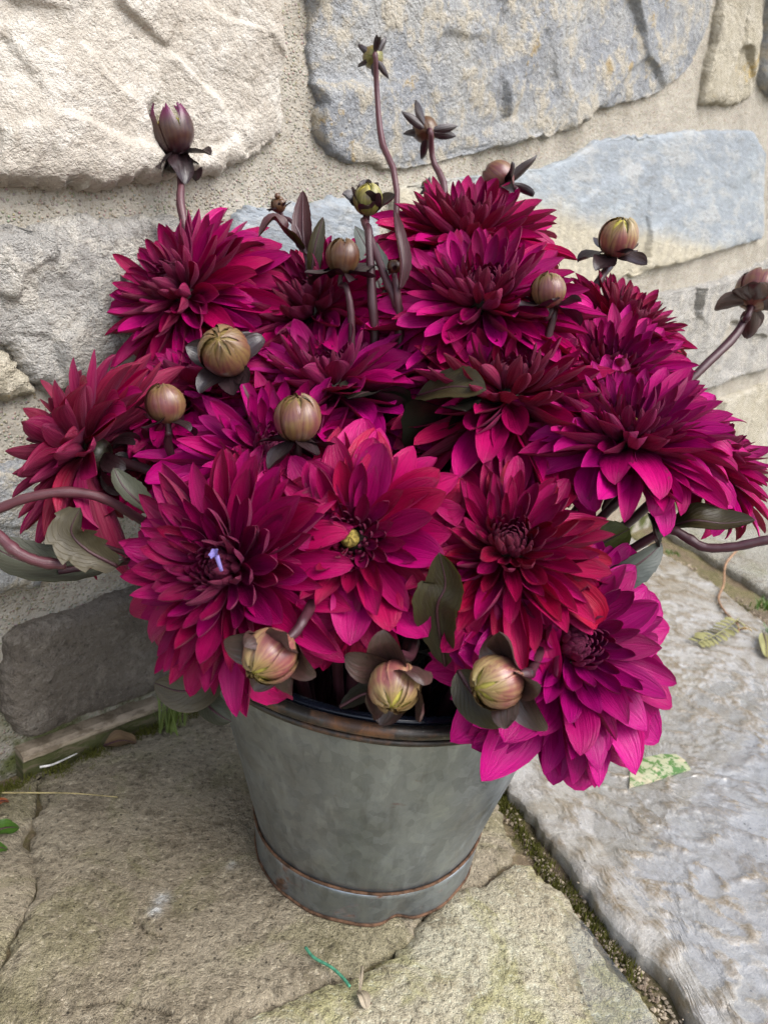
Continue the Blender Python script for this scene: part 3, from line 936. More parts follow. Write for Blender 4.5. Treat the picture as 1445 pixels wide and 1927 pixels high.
# black plastic pot standing inside the bucket
liner = empty('plastic_pot', (BX, BY, 0.031), 'dark navy plastic pot standing inside the metal bucket, its glossy rim showing', 'pot')
M_LINER = plain('navy_plastic', (0.008, 0.010, 0.018), 0.22, 0.0, 0.2, 60, 0.5, 0.05)
LR = RR - 0.012
lp = [(0.0, 0.001), (0.080, 0.001)] + [(0.080 + (LR - 0.080) * t, 0.001 + (BH - 0.037) * t) for t in np.linspace(0.05, 1, 12)] + [(LR + 0.004, BH - 0.034), (LR + 0.004, BH - 0.029), (LR, BH - 0.027), (LR - 0.003, BH - 0.030)] + [(LR - 0.003 - (LR - 0.080) * t, BH - 0.030 - (BH - 0.037) * t) for t in np.linspace(0.05, 0.97, 8)] + [(0.0, 0.005)]
lathe('pot_wall', lp, M_LINER, liner, 96)

# ------------------------------------------------------------------ plant materials
M_PU = petal_mat('petal_face', False)
M_PL = petal_mat('petal_back', True)
M_STEM = plant_mat('purple_brown_stem', (0.06, 0.017, 0.026), (0.04, 0.012, 0.016), 0.42, 0.6)
M_STEMP = plant_mat('mauve_stem', (0.095, 0.028, 0.037), (0.06, 0.018, 0.024), 0.42, 0.6)
M_SEPAL = plant_mat('dark_sepal', (0.028, 0.013, 0.016), (0.018, 0.010, 0.011), 0.34, 1.0, spec=0.7)
M_SEPALB = plant_mat('brown_sepal', (0.070, 0.033, 0.030), (0.048, 0.027, 0.020), 0.34, 1.0, spec=0.6)
M_BUD = bud_mat('tan_bud', (0.165, 0.098, 0.04), (0.14, 0.042, 0.042), (0.165, 0.12, 0.035), 0.5)
M_BUDP = bud_mat('cream_pink_bud', (0.27, 0.18, 0.08), (0.215, 0.062, 0.062), (0.215, 0.17, 0.045), 0.65)
M_BUDG = bud_mat('green_bud', (0.18, 0.175, 0.045), (0.16, 0.10, 0.04), (0.28, 0.25, 0.06), 0.7)
M_BUDB = bud_mat('brown_bud', (0.105, 0.055, 0.022), (0.08, 0.03, 0.017), (0.13, 0.08, 0.027), 0.4)
M_BUDO = bud_mat('opening_bud', (0.055, 0.026, 0.018), (0.042, 0.010, 0.017), (0.10, 0.002, 0.05), 1.0)
M_LIME = plain('lime_core', (0.42, 0.36, 0.07), 0.5, 0, 0.25, 200)
M_DISC = plain('olive_disc', (0.26, 0.19, 0.045), 0.7, 0, 0.5, 420, 0.2, 0.8)
M_CALYX = plant_mat('dark_calyx', (0.028, 0.030, 0.014), (0.030, 0.016, 0.014), 0.4)
M_LEAF = plant_mat('olive_leaf_face', (0.048, 0.040, 0.013), (0.034, 0.024, 0.010), 0.42, 0.5, (0.10, 0.09, 0.01), rib=0.5)
M_LEAFU = plant_mat('grey_leaf_back', (0.075, 0.082, 0.055), (0.06, 0.06, 0.04), 0.55, 0.5, (0.10, 0.09, 0.01), rib=0.6)
M_LEAFG = plant_mat('green_leaf_face', (0.105, 0.125, 0.018), (0.07, 0.085, 0.013), 0.45, 0.5, (0.16, 0.18, 0.01), rib=0.5)
M_LEAFP = plant_mat('purple_leaf_face', (0.075, 0.02, 0.025), (0.05, 0.014, 0.016), 0.42, 0.5, (0.12, 0.02, 0.01), rib=0.5)
M_LEAFB = plant_mat('tan_leaf_face', (0.085, 0.07, 0.038), (0.06, 0.048, 0.026), 0.5, 0.5, (0.12, 0.08, 0.03), rib=0.5)
M_LEAFS = plant_mat('silvery_leaf_face', (0.11, 0.125, 0.11), (0.08, 0.092, 0.08), 0.5, 0.5, (0.10, 0.10, 0.05), rib=0.4)
M_LEAFD = plant_mat('shade_darkened_leaf', (0.012, 0.013, 0.006), (0.009, 0.008, 0.005), 0.5, 0.5)  # green taken near black: shade inside the bunch is put into the colour

# ------------------------------------------------------------------ petals
def petal_data(rs, nu, nv, wr, cup, a0, bend, tip, crease=0.10, thick=0.010, ripple=0.03, prof=(0.62, 0.72), asym=0.0):
    """one petal, unit length along +x, face up; upper and lower sheet"""
    ss = 1 - (1 - np.linspace(0, 1, nv)) ** 1.45
    ang = a0 + bend * ss + tip * np.clip((ss - 0.6) / 0.4, 0, 1) ** 2
    ds = np.diff(ss)
    am = (ang[1:] + ang[:-1]) / 2
    x = np.r_[0, np.cumsum(np.cos(am) * ds)]
    z = np.r_[0, np.cumsum(np.sin(am) * ds)]
    pk = ss ** prof[0] * (1 - ss) ** prof[1]
    smax = prof[0] / (prof[0] + prof[1])
    pk /= smax ** prof[0] * (1 - smax) ** prof[1]
    w = wr * np.maximum(pk, 0.10 * (1 - ss)) 
    up, lo, uv = [], [], []
    ph = rs.uniform(0, 6.28)
    sway = asym * np.sin(ss * math.pi)
    for i, s in enumerate(ss):
        na = ang[i] + math.pi / 2
        nx, nz = math.cos(na), math.sin(na)
        for k in range(nu):
            u = -1 + 2 * k / (nu - 1)
            roll = cup * (1.15 - 0.45 * s)
            th = u * roll * 1.1
            if abs(roll) > 1e-3:
                yy = w[i] * math.sin(th) / (roll * 1.1)
                hh = w[i] * (1 - math.cos(th)) / (roll * 1.1)
            else:
                yy, hh = w[i] * u, 0
            hh += crease * w[i] * math.exp(-(u / 0.28) ** 2) * -1 * (1 - s) * 0.8
            hh += 0.05 * w[i] * math.cos(9.4 * u) * min(1, 2.2 * (1 - s))
            hh += ripple * w[i] * math.sin(ph + 5 * s + 2.5 * u) * (0.3 + abs(u))
            t = thick * (0.35 + 0.65 * (1 - u * u)) * (0.4 + 0.6 * math.sin(math.pi * min(max(s, 0.05), 0.95)))
            px, pz = x[i] + nx * hh, z[i] + nz * hh
            up.append((px, yy + sway[i], pz))
            lo.append((px - nx * t, yy + sway[i], pz - nz * t))
            uv.append((k / (nu - 1), s))
    return up, lo, uv
def petal_faces(nu, nv, off, flip):
    F = []
    for i in range(nv - 1):
        for k in range(nu - 1):
            a = off + i * nu + k
            f = (a, a + nu, a + nu + 1, a + 1)
            F.append(f[::-1] if not flip else f)
    return F
def petal_mesh(name, rs, mu, ml, nu=5, nv=9, **kw):
    up, lo, uv = petal_data(rs, nu, nv, **kw)
    F1 = petal_faces(nu, nv, 0, True)
    F2 = petal_faces(nu, nv, len(up), False)
    F1 = [f[::-1] for f in F1]
    F2 = [f[::-1] for f in F2]
    return mesh(name, up + lo, F1 + F2, uv + uv, (mu, ml), [0] * len(F1) + [1] * len(F2))
prs = random.Random(5)
CLASSES = {}
for cname, kw in {
    'outer': dict(wr=0.20, cup=0.95, a0=0.10, bend=-0.10, tip=-0.30),
    'droop': dict(wr=0.21, cup=0.62, a0=0.15, bend=-0.70, tip=-0.35),
    'mid': dict(wr=0.20, cup=1.2, a0=-0.05, bend=0.35, tip=-0.10),
    'inner': dict(wr=0.19, cup=1.25, a0=-0.15, bend=0.70, tip=0.10),
    'core': dict(wr=0.185, cup=1.4, a0=-0.20, bend=1.05, tip=0.35),
    'broad': dict(wr=0.25, cup=0.70, a0=0.05, bend=0.15, tip=-0.15),
    'quill': dict(wr=0.165, cup=1.05, a0=0.05, bend=0.10, tip=0.05),
    'twist': dict(wr=0.24, cup=1.0, a0=0.0, bend=-0.3, tip=-1.0),
}.items():
    L = []
    for v in range(6):
        k = dict(kw)
        k['wr'] *= prs.uniform(0.86, 1.14)
        k['cup'] *= prs.uniform(0.7, 1.3)
        k['bend'] += prs.uniform(-0.16, 0.16)
        k['tip'] += prs.uniform(-0.22, 0.22)
        k['asym'] = prs.uniform(-0.04, 0.04)
        k['ripple'] = prs.uniform(0.05, 0.17)
        k['prof'] = (prs.uniform(0.72, 1.0), prs.uniform(0.60, 0.90))
        L.append(petal_mesh('petal_' + cname, prs, M_PU, M_PL, 7, 10, **k))
    CLASSES[cname] = L
def floret_mesh(n, t0, seed):
    """the tight heart of a bloom: n tiny incurved florets, unit bloom radius"""
    rs = random.Random(seed)
    V, F, UV, MI = [], [], [], []
    for i in range(n):
        t = i / (n - 1)
        up, lo, uv = petal_data(rs, 4, 6, wr=0.24, cup=1.2, a0=-0.2, bend=1.1 + 0.4 * t, tip=0.4, thick=0.03, ripple=0.02)
        az = i * 2.39996 + rs.uniform(-.1, .1)
        el = R_(48 + 36 * t + rs.uniform(-5, 5))
        Lr = 0.26 * (1 - 0.60 * t)
        r0 = 0.12 * math.sqrt(1 - t) + 0.005
        Mx = Matrix.Rotation(az, 4, 'Z') @ Matrix.Translation((r0, 0, 0.16 + 0.05 * t)) @ Matrix.Rotation(-el, 4, 'Y') @ Matrix.Rotation(rs.uniform(-.3, .3), 4, 'X') @ Matrix.Scale(Lr, 4)
        o = len(V)
        V += [Mx @ Vector(p) for p in up + lo]
        UV += uv + uv
        f1 = [f[::-1] for f in petal_faces(4, 6, o, True)]
        f2 = [f[::-1] for f in petal_faces(4, 6, o + len(up), False)]
        F += f1 + f2
        MI += [0] * len(f1) + [1] * len(f2)
    return mesh('heart_florets', V, F, UV, (M_PU, M_PL), MI)
HEARTS = [floret_mesh(64, 0, s) for s in (1, 2, 3)]
def open_heart(seed):
    rs = random.Random(seed)
    V, F, UV, MI = [], [], [], []
    n = 44
    for i in range(n):
        t = i / (n - 1)
        up, lo, uv = petal_data(rs, 4, 6, wr=0.24, cup=1.2, a0=-0.1, bend=0.9, tip=0.3, thick=0.03, ripple=0.02)
        az = i * 2.39996 + rs.uniform(-.1, .1)
        el = R_(40 + 28 * t + rs.uniform(-5, 5))
        Lr = 0.25 * (1 - 0.55 * t)
        Mx = Matrix.Rotation(az, 4, 'Z') @ Matrix.Translation((0.19 - 0.085 * t, 0, 0.14 + 0.04 * t)) @ Matrix.Rotation(-el, 4, 'Y') @ Matrix.Rotation(rs.uniform(-.3, .3), 4, 'X') @ Matrix.Scale(Lr, 4)
        o = len(V)
        V += [Mx @ Vector(p) for p in up + lo]
        UV += uv + uv
        f1 = [f[::-1] for f in petal_faces(4, 6, o, True)]
        f2 = [f[::-1] for f in petal_faces(4, 6, o + len(up), False)]
        F += f1 + f2
        MI += [0] * len(f1) + [1] * len(f2)
    return mesh('heart_florets', V, F, UV, (M_PU, M_PL), MI)
OPEN_HEART = open_heart(8)
# calyx cup and bracts, unit bloom radius
def calyx_mesh():
    V, F, UV = [], [], []
    prof = [(0.055, -0.20), (0.10, -0.185), (0.15, -0.14), (0.17, -0.07), (0.15, 0.0), (0.13, 0.10), (0.08, 0.17), (0.0, 0.19)]
    n = 16
    for k in range(n):
        a = 2 * math.pi * k / n
        for i, (r, z) in enumerate(prof):
            V.append((r * math.cos(a), r * math.sin(a), z))
            UV.append((k / n, i / 7))
    m_ = len(prof)
    for k in range(n):
        k2 = (k + 1) % n
        for i in range(m_ - 1):
            F.append((k * m_ + i, k2 * m_ + i, k2 * m_ + i + 1, k * m_ + i + 1))
    return mesh('calyx', V, F, UV, (M_CALYX,))
CALYX = calyx_mesh()
brs = random.Random(9)
BRACTS = [petal_mesh('bract', brs, M_SEPAL, M_SEPAL, 5, 8, wr=0.30 * brs.uniform(.85, 1.1), cup=0.5, a0=0.2, bend=-0.9 + brs.uniform(-.3, .3), tip=-0.4, prof=(0.5, 0.5)) for _ in range(4)]
def disc_mesh():
    V, F = [], []
    for a in range(7):
        for k in range(20):
            ph, th = a * math.pi / 12, k * math.pi / 10 + a * .157
            r = 0.095 * math.cos(ph) * (1 + 0.06 * ((k + a) % 2))
            V.append((r * math.cos(th), r * math.sin(th), 0.20 + 0.05 * math.sin(ph) + 0.008 * ((k * 7 + a * 3) % 3)))
    for a in range(6):
        for k in range(20):
            F.append((a * 20 + k, a * 20 + (k + 1) % 20, (a + 1) * 20 + (k + 1) % 20, (a + 1) * 20 + k))
    F.append(tuple(120 + k for k in range(20)))
    return mesh('disc', V, F, None, (M_DISC,))
DISC = disc_mesh()

POT = Vector((BX, BY, 0.06))
def stem_path(head, axis, drop=0.045):
    """from under a head, over the rim and down into the pot"""
    a = head - axis * drop
    d = Vector((head.x - BX, head.y - BY, 0))
    dl = d.length
    dn = d / dl if dl > 1e-5 else Vector((1, 0, 0))
    rimp = Vector((BX, BY, BH + 0.012)) + dn * min(0.112, dl * 0.75 + 0.01)
    b_ = a.lerp(rimp, 0.5) + Vector((0, 0, 0.012)) - axis * 0.01
    root = POT + dn * 0.05
    return [head, a, b_, rimp, root]
BLOOMS = []
def bloom(px, z, R, face, label, n=112, el=(-14, 66), hue=0.5, spin=0.0, squash=1.0, style='formal', heart=0, yellow=False, seed=1, lenp=(0.73, 1.18), dark=0.74, tone=1.0):
    rs = random.Random(seed * 13 + 5)
    n = int(n * (1.75 if style == 'formal' else 1.6))
    wmul = rs.uniform(0.76, 0.90) if style == 'formal' else rs.uniform(0.84, 0.98)
    head = at(px[0], px[1], z)
    axis = cv(*face)
    root = empty('dahlia_flower', head, label, 'flower', 'dahlia flowers in the bucket')
    Rm = frame(axis, CU)
    root.matrix_world = Matrix.Translation(head) @ Rm.to_4x4()
    crim, mag = Vector((0.44, 0.001, 0.044)), Vector((0.56, 0.001, 0.225))
    for i in range(n):
        t = 1 - (1 - i / n) ** 0.62
        az = spin + i * 2.39996 + rs.uniform(-0.10, 0.10)
        e = el[0] - 7 + (el[1] - el[0] + 7) * t ** 1.12 + rs.uniform(-9, 9)
        L = R * (1 - lenp[0] * t ** lenp[1]) * rs.uniform(0.86, 1.08)
        if style == 'formal':
            cl = rs.choice(['outer', 'outer', 'droop', 'droop', 'mid']) if t < 0.30 else ('mid' if t < 0.50 else ('inner' if t < 0.80 else 'core'))
            if t < .4 and rs.random() < 0.09: cl = 'twist'
        elif style == 'broad':
            cl = rs.choice(['broad', 'broad', 'outer']) if t < 0.50 else ('mid' if t < 0.66 else ('inner' if t < 0.85 else 'core'))
        elif style == 'quill':
            cl = rs.choice(['quill', 'mid', 'outer']) if t < 0.55 else rs.choice(['quill', 'inner'])
        else:
            cl = rs.choice(['outer', 'mid']) if t < 0.35 else ('mid' if t < 0.7 else 'inner')
        r0 = R * (0.125 * math.sqrt(1 - t) + 0.05)
        z0 = R * (-0.05 + 0.26 * t)
        tw = rs.gauss(0, 0.26)
        wv = rs.uniform(0.86, 1.14) * wmul
        Mx = Matrix.Rotation(az, 4, 'Z') @ Matrix.Translation((r0, 0, z0)) @ Matrix.Rotation(-R_(e), 4, 'Y') @ Matrix.Rotation(rs.uniform(-0.16, 0.16), 4, 'Z') @ Matrix.Rotation(tw, 4, 'X') @ Matrix.Diagonal((L, L * wv * (1.0 + 0.15 * t), L, 1))
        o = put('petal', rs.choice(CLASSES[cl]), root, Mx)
        h = min(1, max(0, hue + rs.uniform(-0.28, 0.28)))
        c = crim.lerp(mag, h) * tone * (1 - dark * max(0, t - 0.15)) * rs.uniform(0.82, 1.15)  # darker inward: deeper own wine tone plus heart shade put into the colour
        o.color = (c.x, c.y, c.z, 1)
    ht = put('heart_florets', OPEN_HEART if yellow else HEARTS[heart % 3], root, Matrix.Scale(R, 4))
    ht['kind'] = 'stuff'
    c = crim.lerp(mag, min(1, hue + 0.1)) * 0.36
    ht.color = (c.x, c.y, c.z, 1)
    if yellow:
        put('disc', DISC, root, Matrix.Diagonal((R * yellow, R * yellow, R, 1)))
    cal = put('calyx', CALYX, root, Matrix.Scale(R * 0.95, 4))
    for k in range(6):
        a = k * math.pi / 3 + rs.uniform(-.2, .2)
        put('bract', rs.choice(BRACTS), cal, Matrix.Rotation(a, 4, 'Z') @ Matrix.Translation((0.126, 0, -0.168)) @ Matrix.Rotation(R_(25 + rs.uniform(-10, 30)), 4, 'Y') @ Matrix.Scale(0.316, 4))
    pts = stem_path(head - axis * R * 0.15, axis)
    inv = root.matrix_world.inverted()
    tube('stem', [inv @ p for p in pts], 0.0034, 0.0045, M_STEM, root, 8, 20)
    BLOOMS.append((head, axis, R))
    return root
bloom((352, 562), 0.600, 0.085, (-.52, .40, .75), 'dark red dahlia leaning to the wall below the opening purple bud', 92, (-18, 62), 0.50, tone=0.95, seed=1)
bloom((592, 592), 0.600, 0.082, (-.35, .62, .62), 'shaded crimson dahlia behind the thin upright bud stems', 84, (-12, 66), 0.50, tone=0.95, seed=2)
bloom((170, 850), 0.500, 0.073, (-.93, .34, .02), 'dusty red dahlia turned away to the wall, showing striped petal backs', 78, (-30, 62), 0.30, style='quill', tone=0.95, seed=3)
bloom((622, 738), 0.545, 0.083, (-.05, .78, .55), 'bright magenta dahlia with broad petals behind the tan bud', 76, (-10, 66), 0.85, style='broad', seed=4)
bloom((378, 738), 0.555, 0.066, (-.25, .80, .50), 'magenta dahlia half hidden behind the round brown bud', 70, (-8, 60), 0.72, style='broad', seed=5)
bloom((520, 875), 0.500, 0.078, (.16, .55, .78), 'purple magenta dahlia with a dark heart above the big front flower', 88, (-8, 64), 0.85, heart=1, seed=6)
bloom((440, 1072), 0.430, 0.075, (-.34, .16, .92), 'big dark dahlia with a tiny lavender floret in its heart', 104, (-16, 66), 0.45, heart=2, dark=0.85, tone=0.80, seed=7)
bloom((666, 1018), 0.435, 0.068, (-.12, .16, .95), 'crimson dahlia with an olive yellow disc in the middle of the front', 66, (-6, 52), 0.38, style='broad', yellow=0.85, tone=0.95, seed=8)
bloom((955, 1042), 0.435, 0.065, (-.02, .58, .80), 'deep red dahlia with a dusty mauve heart above the bucket rim', 92, (-22, 68), 0.22, heart=1, tone=0.88, seed=9)
bloom((1058, 1215), 0.445, 0.077, (.34, .24, .90), 'purple magenta dahlia hanging lowest over the bucket side', 78, (-10, 58), 0.92, style='broad', heart=2, tone=0.84, seed=10)
bloom((952, 756), 0.515, 0.086, (.03, .78, .58), 'crimson dahlia with drooping front petals over the dark gap', 84, (-26, 66), 0.40, tone=0.95, seed=11)
bloom((905, 578), 0.545, 0.080, (-.03, .62, .74), 'large full magenta crimson dahlia in the middle of the upper right', 96, (-16, 68), 0.62, heart=1, seed=12)
bloom((878, 455), 0.625, 0.083, (.02, .74, .62), 'topmost crimson dahlia at the back of the bunch', 88, (-14, 64), 0.48, seed=13)
bloom((1165, 622), 0.600, 0.066, (.38, .66, .55), 'crimson dahlia at the back near the bud with pale top', 78, (-12, 62), 0.36, tone=0.95, seed=14)
bloom((1142, 706), 0.545, 0.066, (.02, .60, .78), 'smaller magenta dahlia with a pale heart, second from the right', 78, (-12, 64), 0.74, heart=2, yellow=0.55, seed=15)
bloom((1180, 830), 0.490, 0.069, (.04, .74, .64), 'wide magenta dahlia seen from the side with a pale ringed heart', 84, (8, 64), 0.82, heart=1, yellow=0.6, tone=0.9, seed=16)
bloom((1312, 858), 0.530, 0.062, (.52, .66, .42), 'magenta dahlia farthest from the wall corner, at the right end', 78, (-14, 60), 0.70, seed=17)
bloom((285, 850), 0.550, 0.062, (-.25, .75, .45), 'dim crimson dahlia deep behind the small tan bud', 56, (-16, 58), 0.25, style='broad', tone=0.7, seed=18)

# ------------------------------------------------------------------ buds
def tepal_mesh(wid, top, lift, point, mat, seed, flare=0.0):
    """a shell of a round bud, unit radius, base at origin, axis z"""
    rs = random.Random(seed)
    nu, nv = 6, 10
    V, UV, F = [], [], []
    for sheet_ in (0, 1):
        for i in range(nv):
            s = i / (nv - 1)
            lat = R_(-78 + (top + 78) * s)
            w = wid * (1 - max(0, (s - point) / (1 - point)) ** 1.7 * 0.97)
            for k in range(nu):
                u = -1 + 2 * k / (nu - 1)
                r = 1.0 + lift * (0.4 + 0.6 * u) + 0.03 * (1 - u * u) - (0.035 if sheet_ else 0) + flare * max(0, s - 0.55) ** 2
                cl = max(math.cos(lat), 0.22)
                lo_ = u * w * (1.0 if lat < 0.3 else 1.0) 
                V.append((r * math.cos(lat) * math.cos(lo_ / 1.0), r * math.cos(lat) * math.sin(lo_), 0.98 + r * math.sin(lat) * 1.02))
                UV.append((k / (nu - 1), s))
    for i in range(nv - 1):
        for k in range(nu - 1):
            a = i * nu + k
            F.append((a, a + 1, a + nu + 1, a + nu))
            b_ = a + nu * nv
            F.append((b_ + nu, b_ + nu + 1, b_ + 1, b_))
    return mesh('tepal', V, F, UV, (mat,))
def ball_mesh(mat):
    V, F = [], []
    for a in range(9):
        for k in range(16):
            ph, th = -math.pi / 2 + (a + 0.001) * math.pi / 8.002, k * math.pi / 8
            V.append((0.93 * math.cos(ph) * math.cos(th), 0.93 * math.cos(ph) * math.sin(th), 0.98 + 0.95 * math.sin(ph)))
    for a in range(8):
        for k in range(16):
            F.append((a * 16 + k, a * 16 + (k + 1) % 16, (a + 1) * 16 + (k + 1) % 16, (a + 1) * 16 + k))
    return mesh('bud_core', V, F, None, (mat,))
TEP = {}
for nm_, mt in (('tan', M_BUD), ('pink', M_BUDP), ('green', M_BUDG), ('brown', M_BUDB)):
    TEP[nm_] = [tepal_mesh(0.54, 74, 0.075, 0.46, mt, 1), tepal_mesh(0.56, 84, 0.03, 0.60, mt, 2)]
TEP['open'] = [tepal_mesh(0.46, 56, 0.05, 0.42, M_BUDO, 3, 0.75), tepal_mesh(0.42, 62, 0.03, 0.4, M_BUDO, 4, 0.3)]
CORE = {'tan': ball_mesh(M_LIME), 'pink': None, 'green': None, 'brown': None, 'open': None}
for k_ in CORE:
    CORE[k_] = CORE['tan']
CORE['brown'] = ball_mesh(M_BUDB)
CORE['tan'] = ball_mesh(plain('olive_bud_core', (0.17, 0.115, 0.035), 0.6, 0, 0.3, 300))
srs = random.Random(31)
SEP = {}
for nm_, mt in (('dark', M_SEPAL), ('brown', M_SEPALB)):
    SEP[nm_] = [petal_mesh('sepal', srs, mt, mt, 5, 9, ripple=srs.uniform(.1, .3), wr=0.36 * srs.uniform(.85, 1.15), cup=0.7, a0=srs.uniform(-.1, .5), bend=srs.uniform(-1.1, .5), tip=srs.uniform(-1.3, .8), prof=(0.60, 0.72), thick=0.03) for _ in range(6)]
SEP['spiky'] = [petal_mesh('sepal', srs, M_SEPAL, M_SEPAL, 5, 9, ripple=srs.uniform(.1, .3), wr=0.20 * srs.uniform(.85, 1.2), cup=1.0, a0=srs.uniform(0, .6), bend=srs.uniform(-1.2, .8), tip=srs.uniform(-1.5, 1.2), prof=(0.6, 0.8), thick=0.03) for _ in range(8)]
def bud(px, z, rpx, face, label, kind='tan', sep='dark', sel=-28, slen=1.25, nsep=6, path=None, seed=1, stem_r=0.0024, stem_mat=None, root=True, spin=None, cluster=0):
    rs = random.Random(seed * 7 + 3)
    R = rpx * 0.94 * z / FPX
    c = at(px[0], px[1], z)
    axis = cv(*face)
    base = c - axis * R
    o = empty('dahlia_bud', base, label, 'bud', 'dahlia buds in the bucket')
    Rm = frame(axis, CU)
    o.matrix_world = Matrix.Translation(base) @ Rm.to_4x4()
    if kind is not None:
        put('bud_core', CORE[kind], o, Matrix.Scale(R * (0.97 if kind != 'open' else 0.80), 4))
        sp = rs.uniform(0, 6)
        for k in range(6):
            put('tepal', TEP[kind][1], o, Matrix.Rotation(sp + (k + 0.5) * math.pi / 3, 4, 'Z') @ Matrix.Scale(R * rs.uniform(0.965, 0.985), 4))
        for k in range(7):
            put('tepal', TEP[kind][0], o, Matrix.Rotation(sp + k * math.pi / 3.5, 4, 'Z') @ Matrix.Rotation(rs.uniform(-.03, .03), 4, 'Y') @ Matrix.Diagonal((R * rs.uniform(0.98, 1.02), R, R * rs.uniform(.94, 1.04), 1)))
    for k in range(cluster):
        a = k * 2.4
        put('budlet', CORE['brown'], o, Matrix.Translation((R * 0.8 * math.cos(a), R * 0.8 * math.sin(a), R * (0.5 + 0.25 * k))) @ Matrix.Rotation(a, 4, 'X') @ Matrix.Scale(R * rs.uniform(.40, .62), 4))
    for k in range(nsep):
        a = (spin if spin is not None else rs.uniform(0, 1)) + k * 2 * math.pi / nsep + rs.uniform(-.18, .18)
        s_ = R * slen * 1.30 * rs.uniform(0.85, 1.12)
        put('sepal', rs.choice(SEP[sep]), o, Matrix.Rotation(a, 4, 'Z') @ Matrix.Translation((R * 0.20, 0, R * 0.06)) @ Matrix.Rotation(-R_(sel * 0.6 + rs.uniform(-16, 16)), 4, 'Y') @ Matrix.Rotation(rs.uniform(-.35, .35), 4, 'X') @ Matrix.Scale(s_, 4))
    pts = [base + axis * R * 0.15, base - axis * R * 0.7]
    if path:
        pts += [at(*q) for q in path]
    if root:
        last = pts[-1]
        sp_ = stem_path(last, (last - Vector((BX, BY, BH - 0.03))).normalized(), 0.02)
        pts += sp_[2:]
    inv = o.matrix_world.inverted()
    tube('stem', [inv @ p for p in pts], stem_r * 0.85, stem_r * 1.35, stem_mat or M_STEM, o, 8, 26)
    return o
bud((322, 243), 0.620, 44, (-.12, .88, .40), 'opening purple bud with a yellow centre on a tall stem by the cream stone', 'open', 'dark', -45, 1.25, path=[(341, 345, .62), (352, 440, .615)], seed=1, stem_r=0.0030, stem_mat=M_STEMP)
bud((702, 108), 0.640, 20, (-.15, .45, -.88), 'highest bud of all, dark and facing the wall on a long curved stem', 'green', 'spiky', 0, 1.75, path=[(709, 170, .64), (718, 265, .64), (747, 380, .63)], seed=2, stem_r=0.0024, stem_mat=M_STEMP)
bud((800, 244), 0.660, 24, (-.22, .55, -.80), 'dark bud facing the wall beside the highest bud', 'brown', 'spiky', 0, 1.75, path=[(814, 300, .66), (838, 400, .655)], seed=3, stem_r=0.0026, stem_mat=M_STEMP)
bud((803, 350), 0.690, 11, (-.3, .6, -.4), 'tiny dark bud just above the topmost flower', 'brown', 'spiky', 15, 1.5, path=[(822, 372, .69), (822, 400, .68)], seed=4, stem_r=0.0012)
bud((936, 334), 0.650, 32, (-.62, .62, -.30), 'brown bud tipped towards the wall over the topmost flower', 'tan', 'spiky', -35, 1.6, path=[(952, 378, .65), (944, 420, .645)], seed=5, stem_r=0.0028)
bud((692, 374), 0.540, 29, (.08, .80, .55), 'green bud wrapped in upright dark sepals on a thick straight stem', 'green', 'dark', 70, 1.7, 8, path=[(694, 440, .54), (700, 560, .54), (704, 660, .55)], seed=6, stem_r=0.0030)
bud((524, 386), 0.590, 14, (-.3, .8, .3), 'small cluster of dark knobbly buds beside the upright purple leaf', 'brown', 'spiky', 60, 1.5, 9, cluster=6, path=[(552, 420, .59), (574, 470, .59), (582, 560, .59)], seed=7, stem_r=0.0018)
bud((645, 482), 0.530, 33, (.10, .90, .30), 'glossy brown bud with drooping dark sepals among the upright stems', 'brown', 'dark', -25, 1.6, path=[(653, 545, .53), (662, 640, .54)], seed=8, stem_r=0.0022)
bud((741, 502), 0.535, 13, (-.1, .95, .1), 'tiny dark bud on a forked stem by the large crimson flower', 'brown', 'spiky', 60, 1.5, 5, path=[(744, 530, .535), (748, 560, .535), (752, 650, .545)], seed=9, stem_r=0.0024, stem_mat=M_STEMP)
bud((1163, 445), 0.590, 37, (.06, .70, .68), 'round bud with a pale yellow green top before the blue slate', 'pink', 'dark', -22, 1.6, path=[(1132, 520, .595), (1100, 590, .60)], seed=10, stem_r=0.0032)
bud((1031, 545), 0.500, 33, (-.02, .93, .35), 'brown striped bud with grey sepals resting on the large upper flower', 'tan', 'dark', -20, 1.6, path=[(1040, 600, .51)], seed=11, stem_r=0.0024)
bud((1424, 545), 0.610, 40, (.40, .86, -.22), 'bud cut off by the right edge of the picture on a bent stem', 'tan', 'brown', -22, 1.2, path=[(1398, 605, .61), (1375, 640, .608), (1290, 725, .60)], seed=12, stem_r=0.0032)
bud((422, 660), 0.480, 49, (-.03, .30, .95), 'largest round brown bud, looking straight out of the picture', 'tan', 'dark', 6, 1.30, path=[(447, 712, .495), (470, 755, .50), (505, 810, .51)], seed=13, stem_r=0.0028, stem_mat=M_STEMP)
bud((311, 758), 0.470, 38, (-.06, .96, .25), 'upright tan bud in front of the half hidden magenta flower', 'tan', 'dark', -14, 1.35, path=[(318, 815, .475), (330, 870, .49)], seed=14, stem_r=0.0024)
bud((560, 786), 0.440, 45, (.03, .93, .35), 'upright tan bud over the middle of the bunch, three grey sepals below', 'tan', 'dark', -44, 1.5, path=[(556, 850, .45), (556, 900, .47)], seed=15, stem_r=0.0026)
bud((508, 1236), 0.375, 53, (-.52, -.48, .70), 'cream and pink bud nodding at the front, nearest the wall', 'pink', 'brown', 30, 1.6, path=[(575, 1160, .40), (600, 1130, .43)], seed=16, stem_r=0.0028)
bud((743, 1293), 0.375, 50, (-.14, -.60, .78), 'nodding cream bud hanging before the middle of the bucket rim', 'pink', 'brown', 15, 1.75, path=[(772, 1235, .41), (780, 1200, .45)], seed=17, stem_r=0.0028)
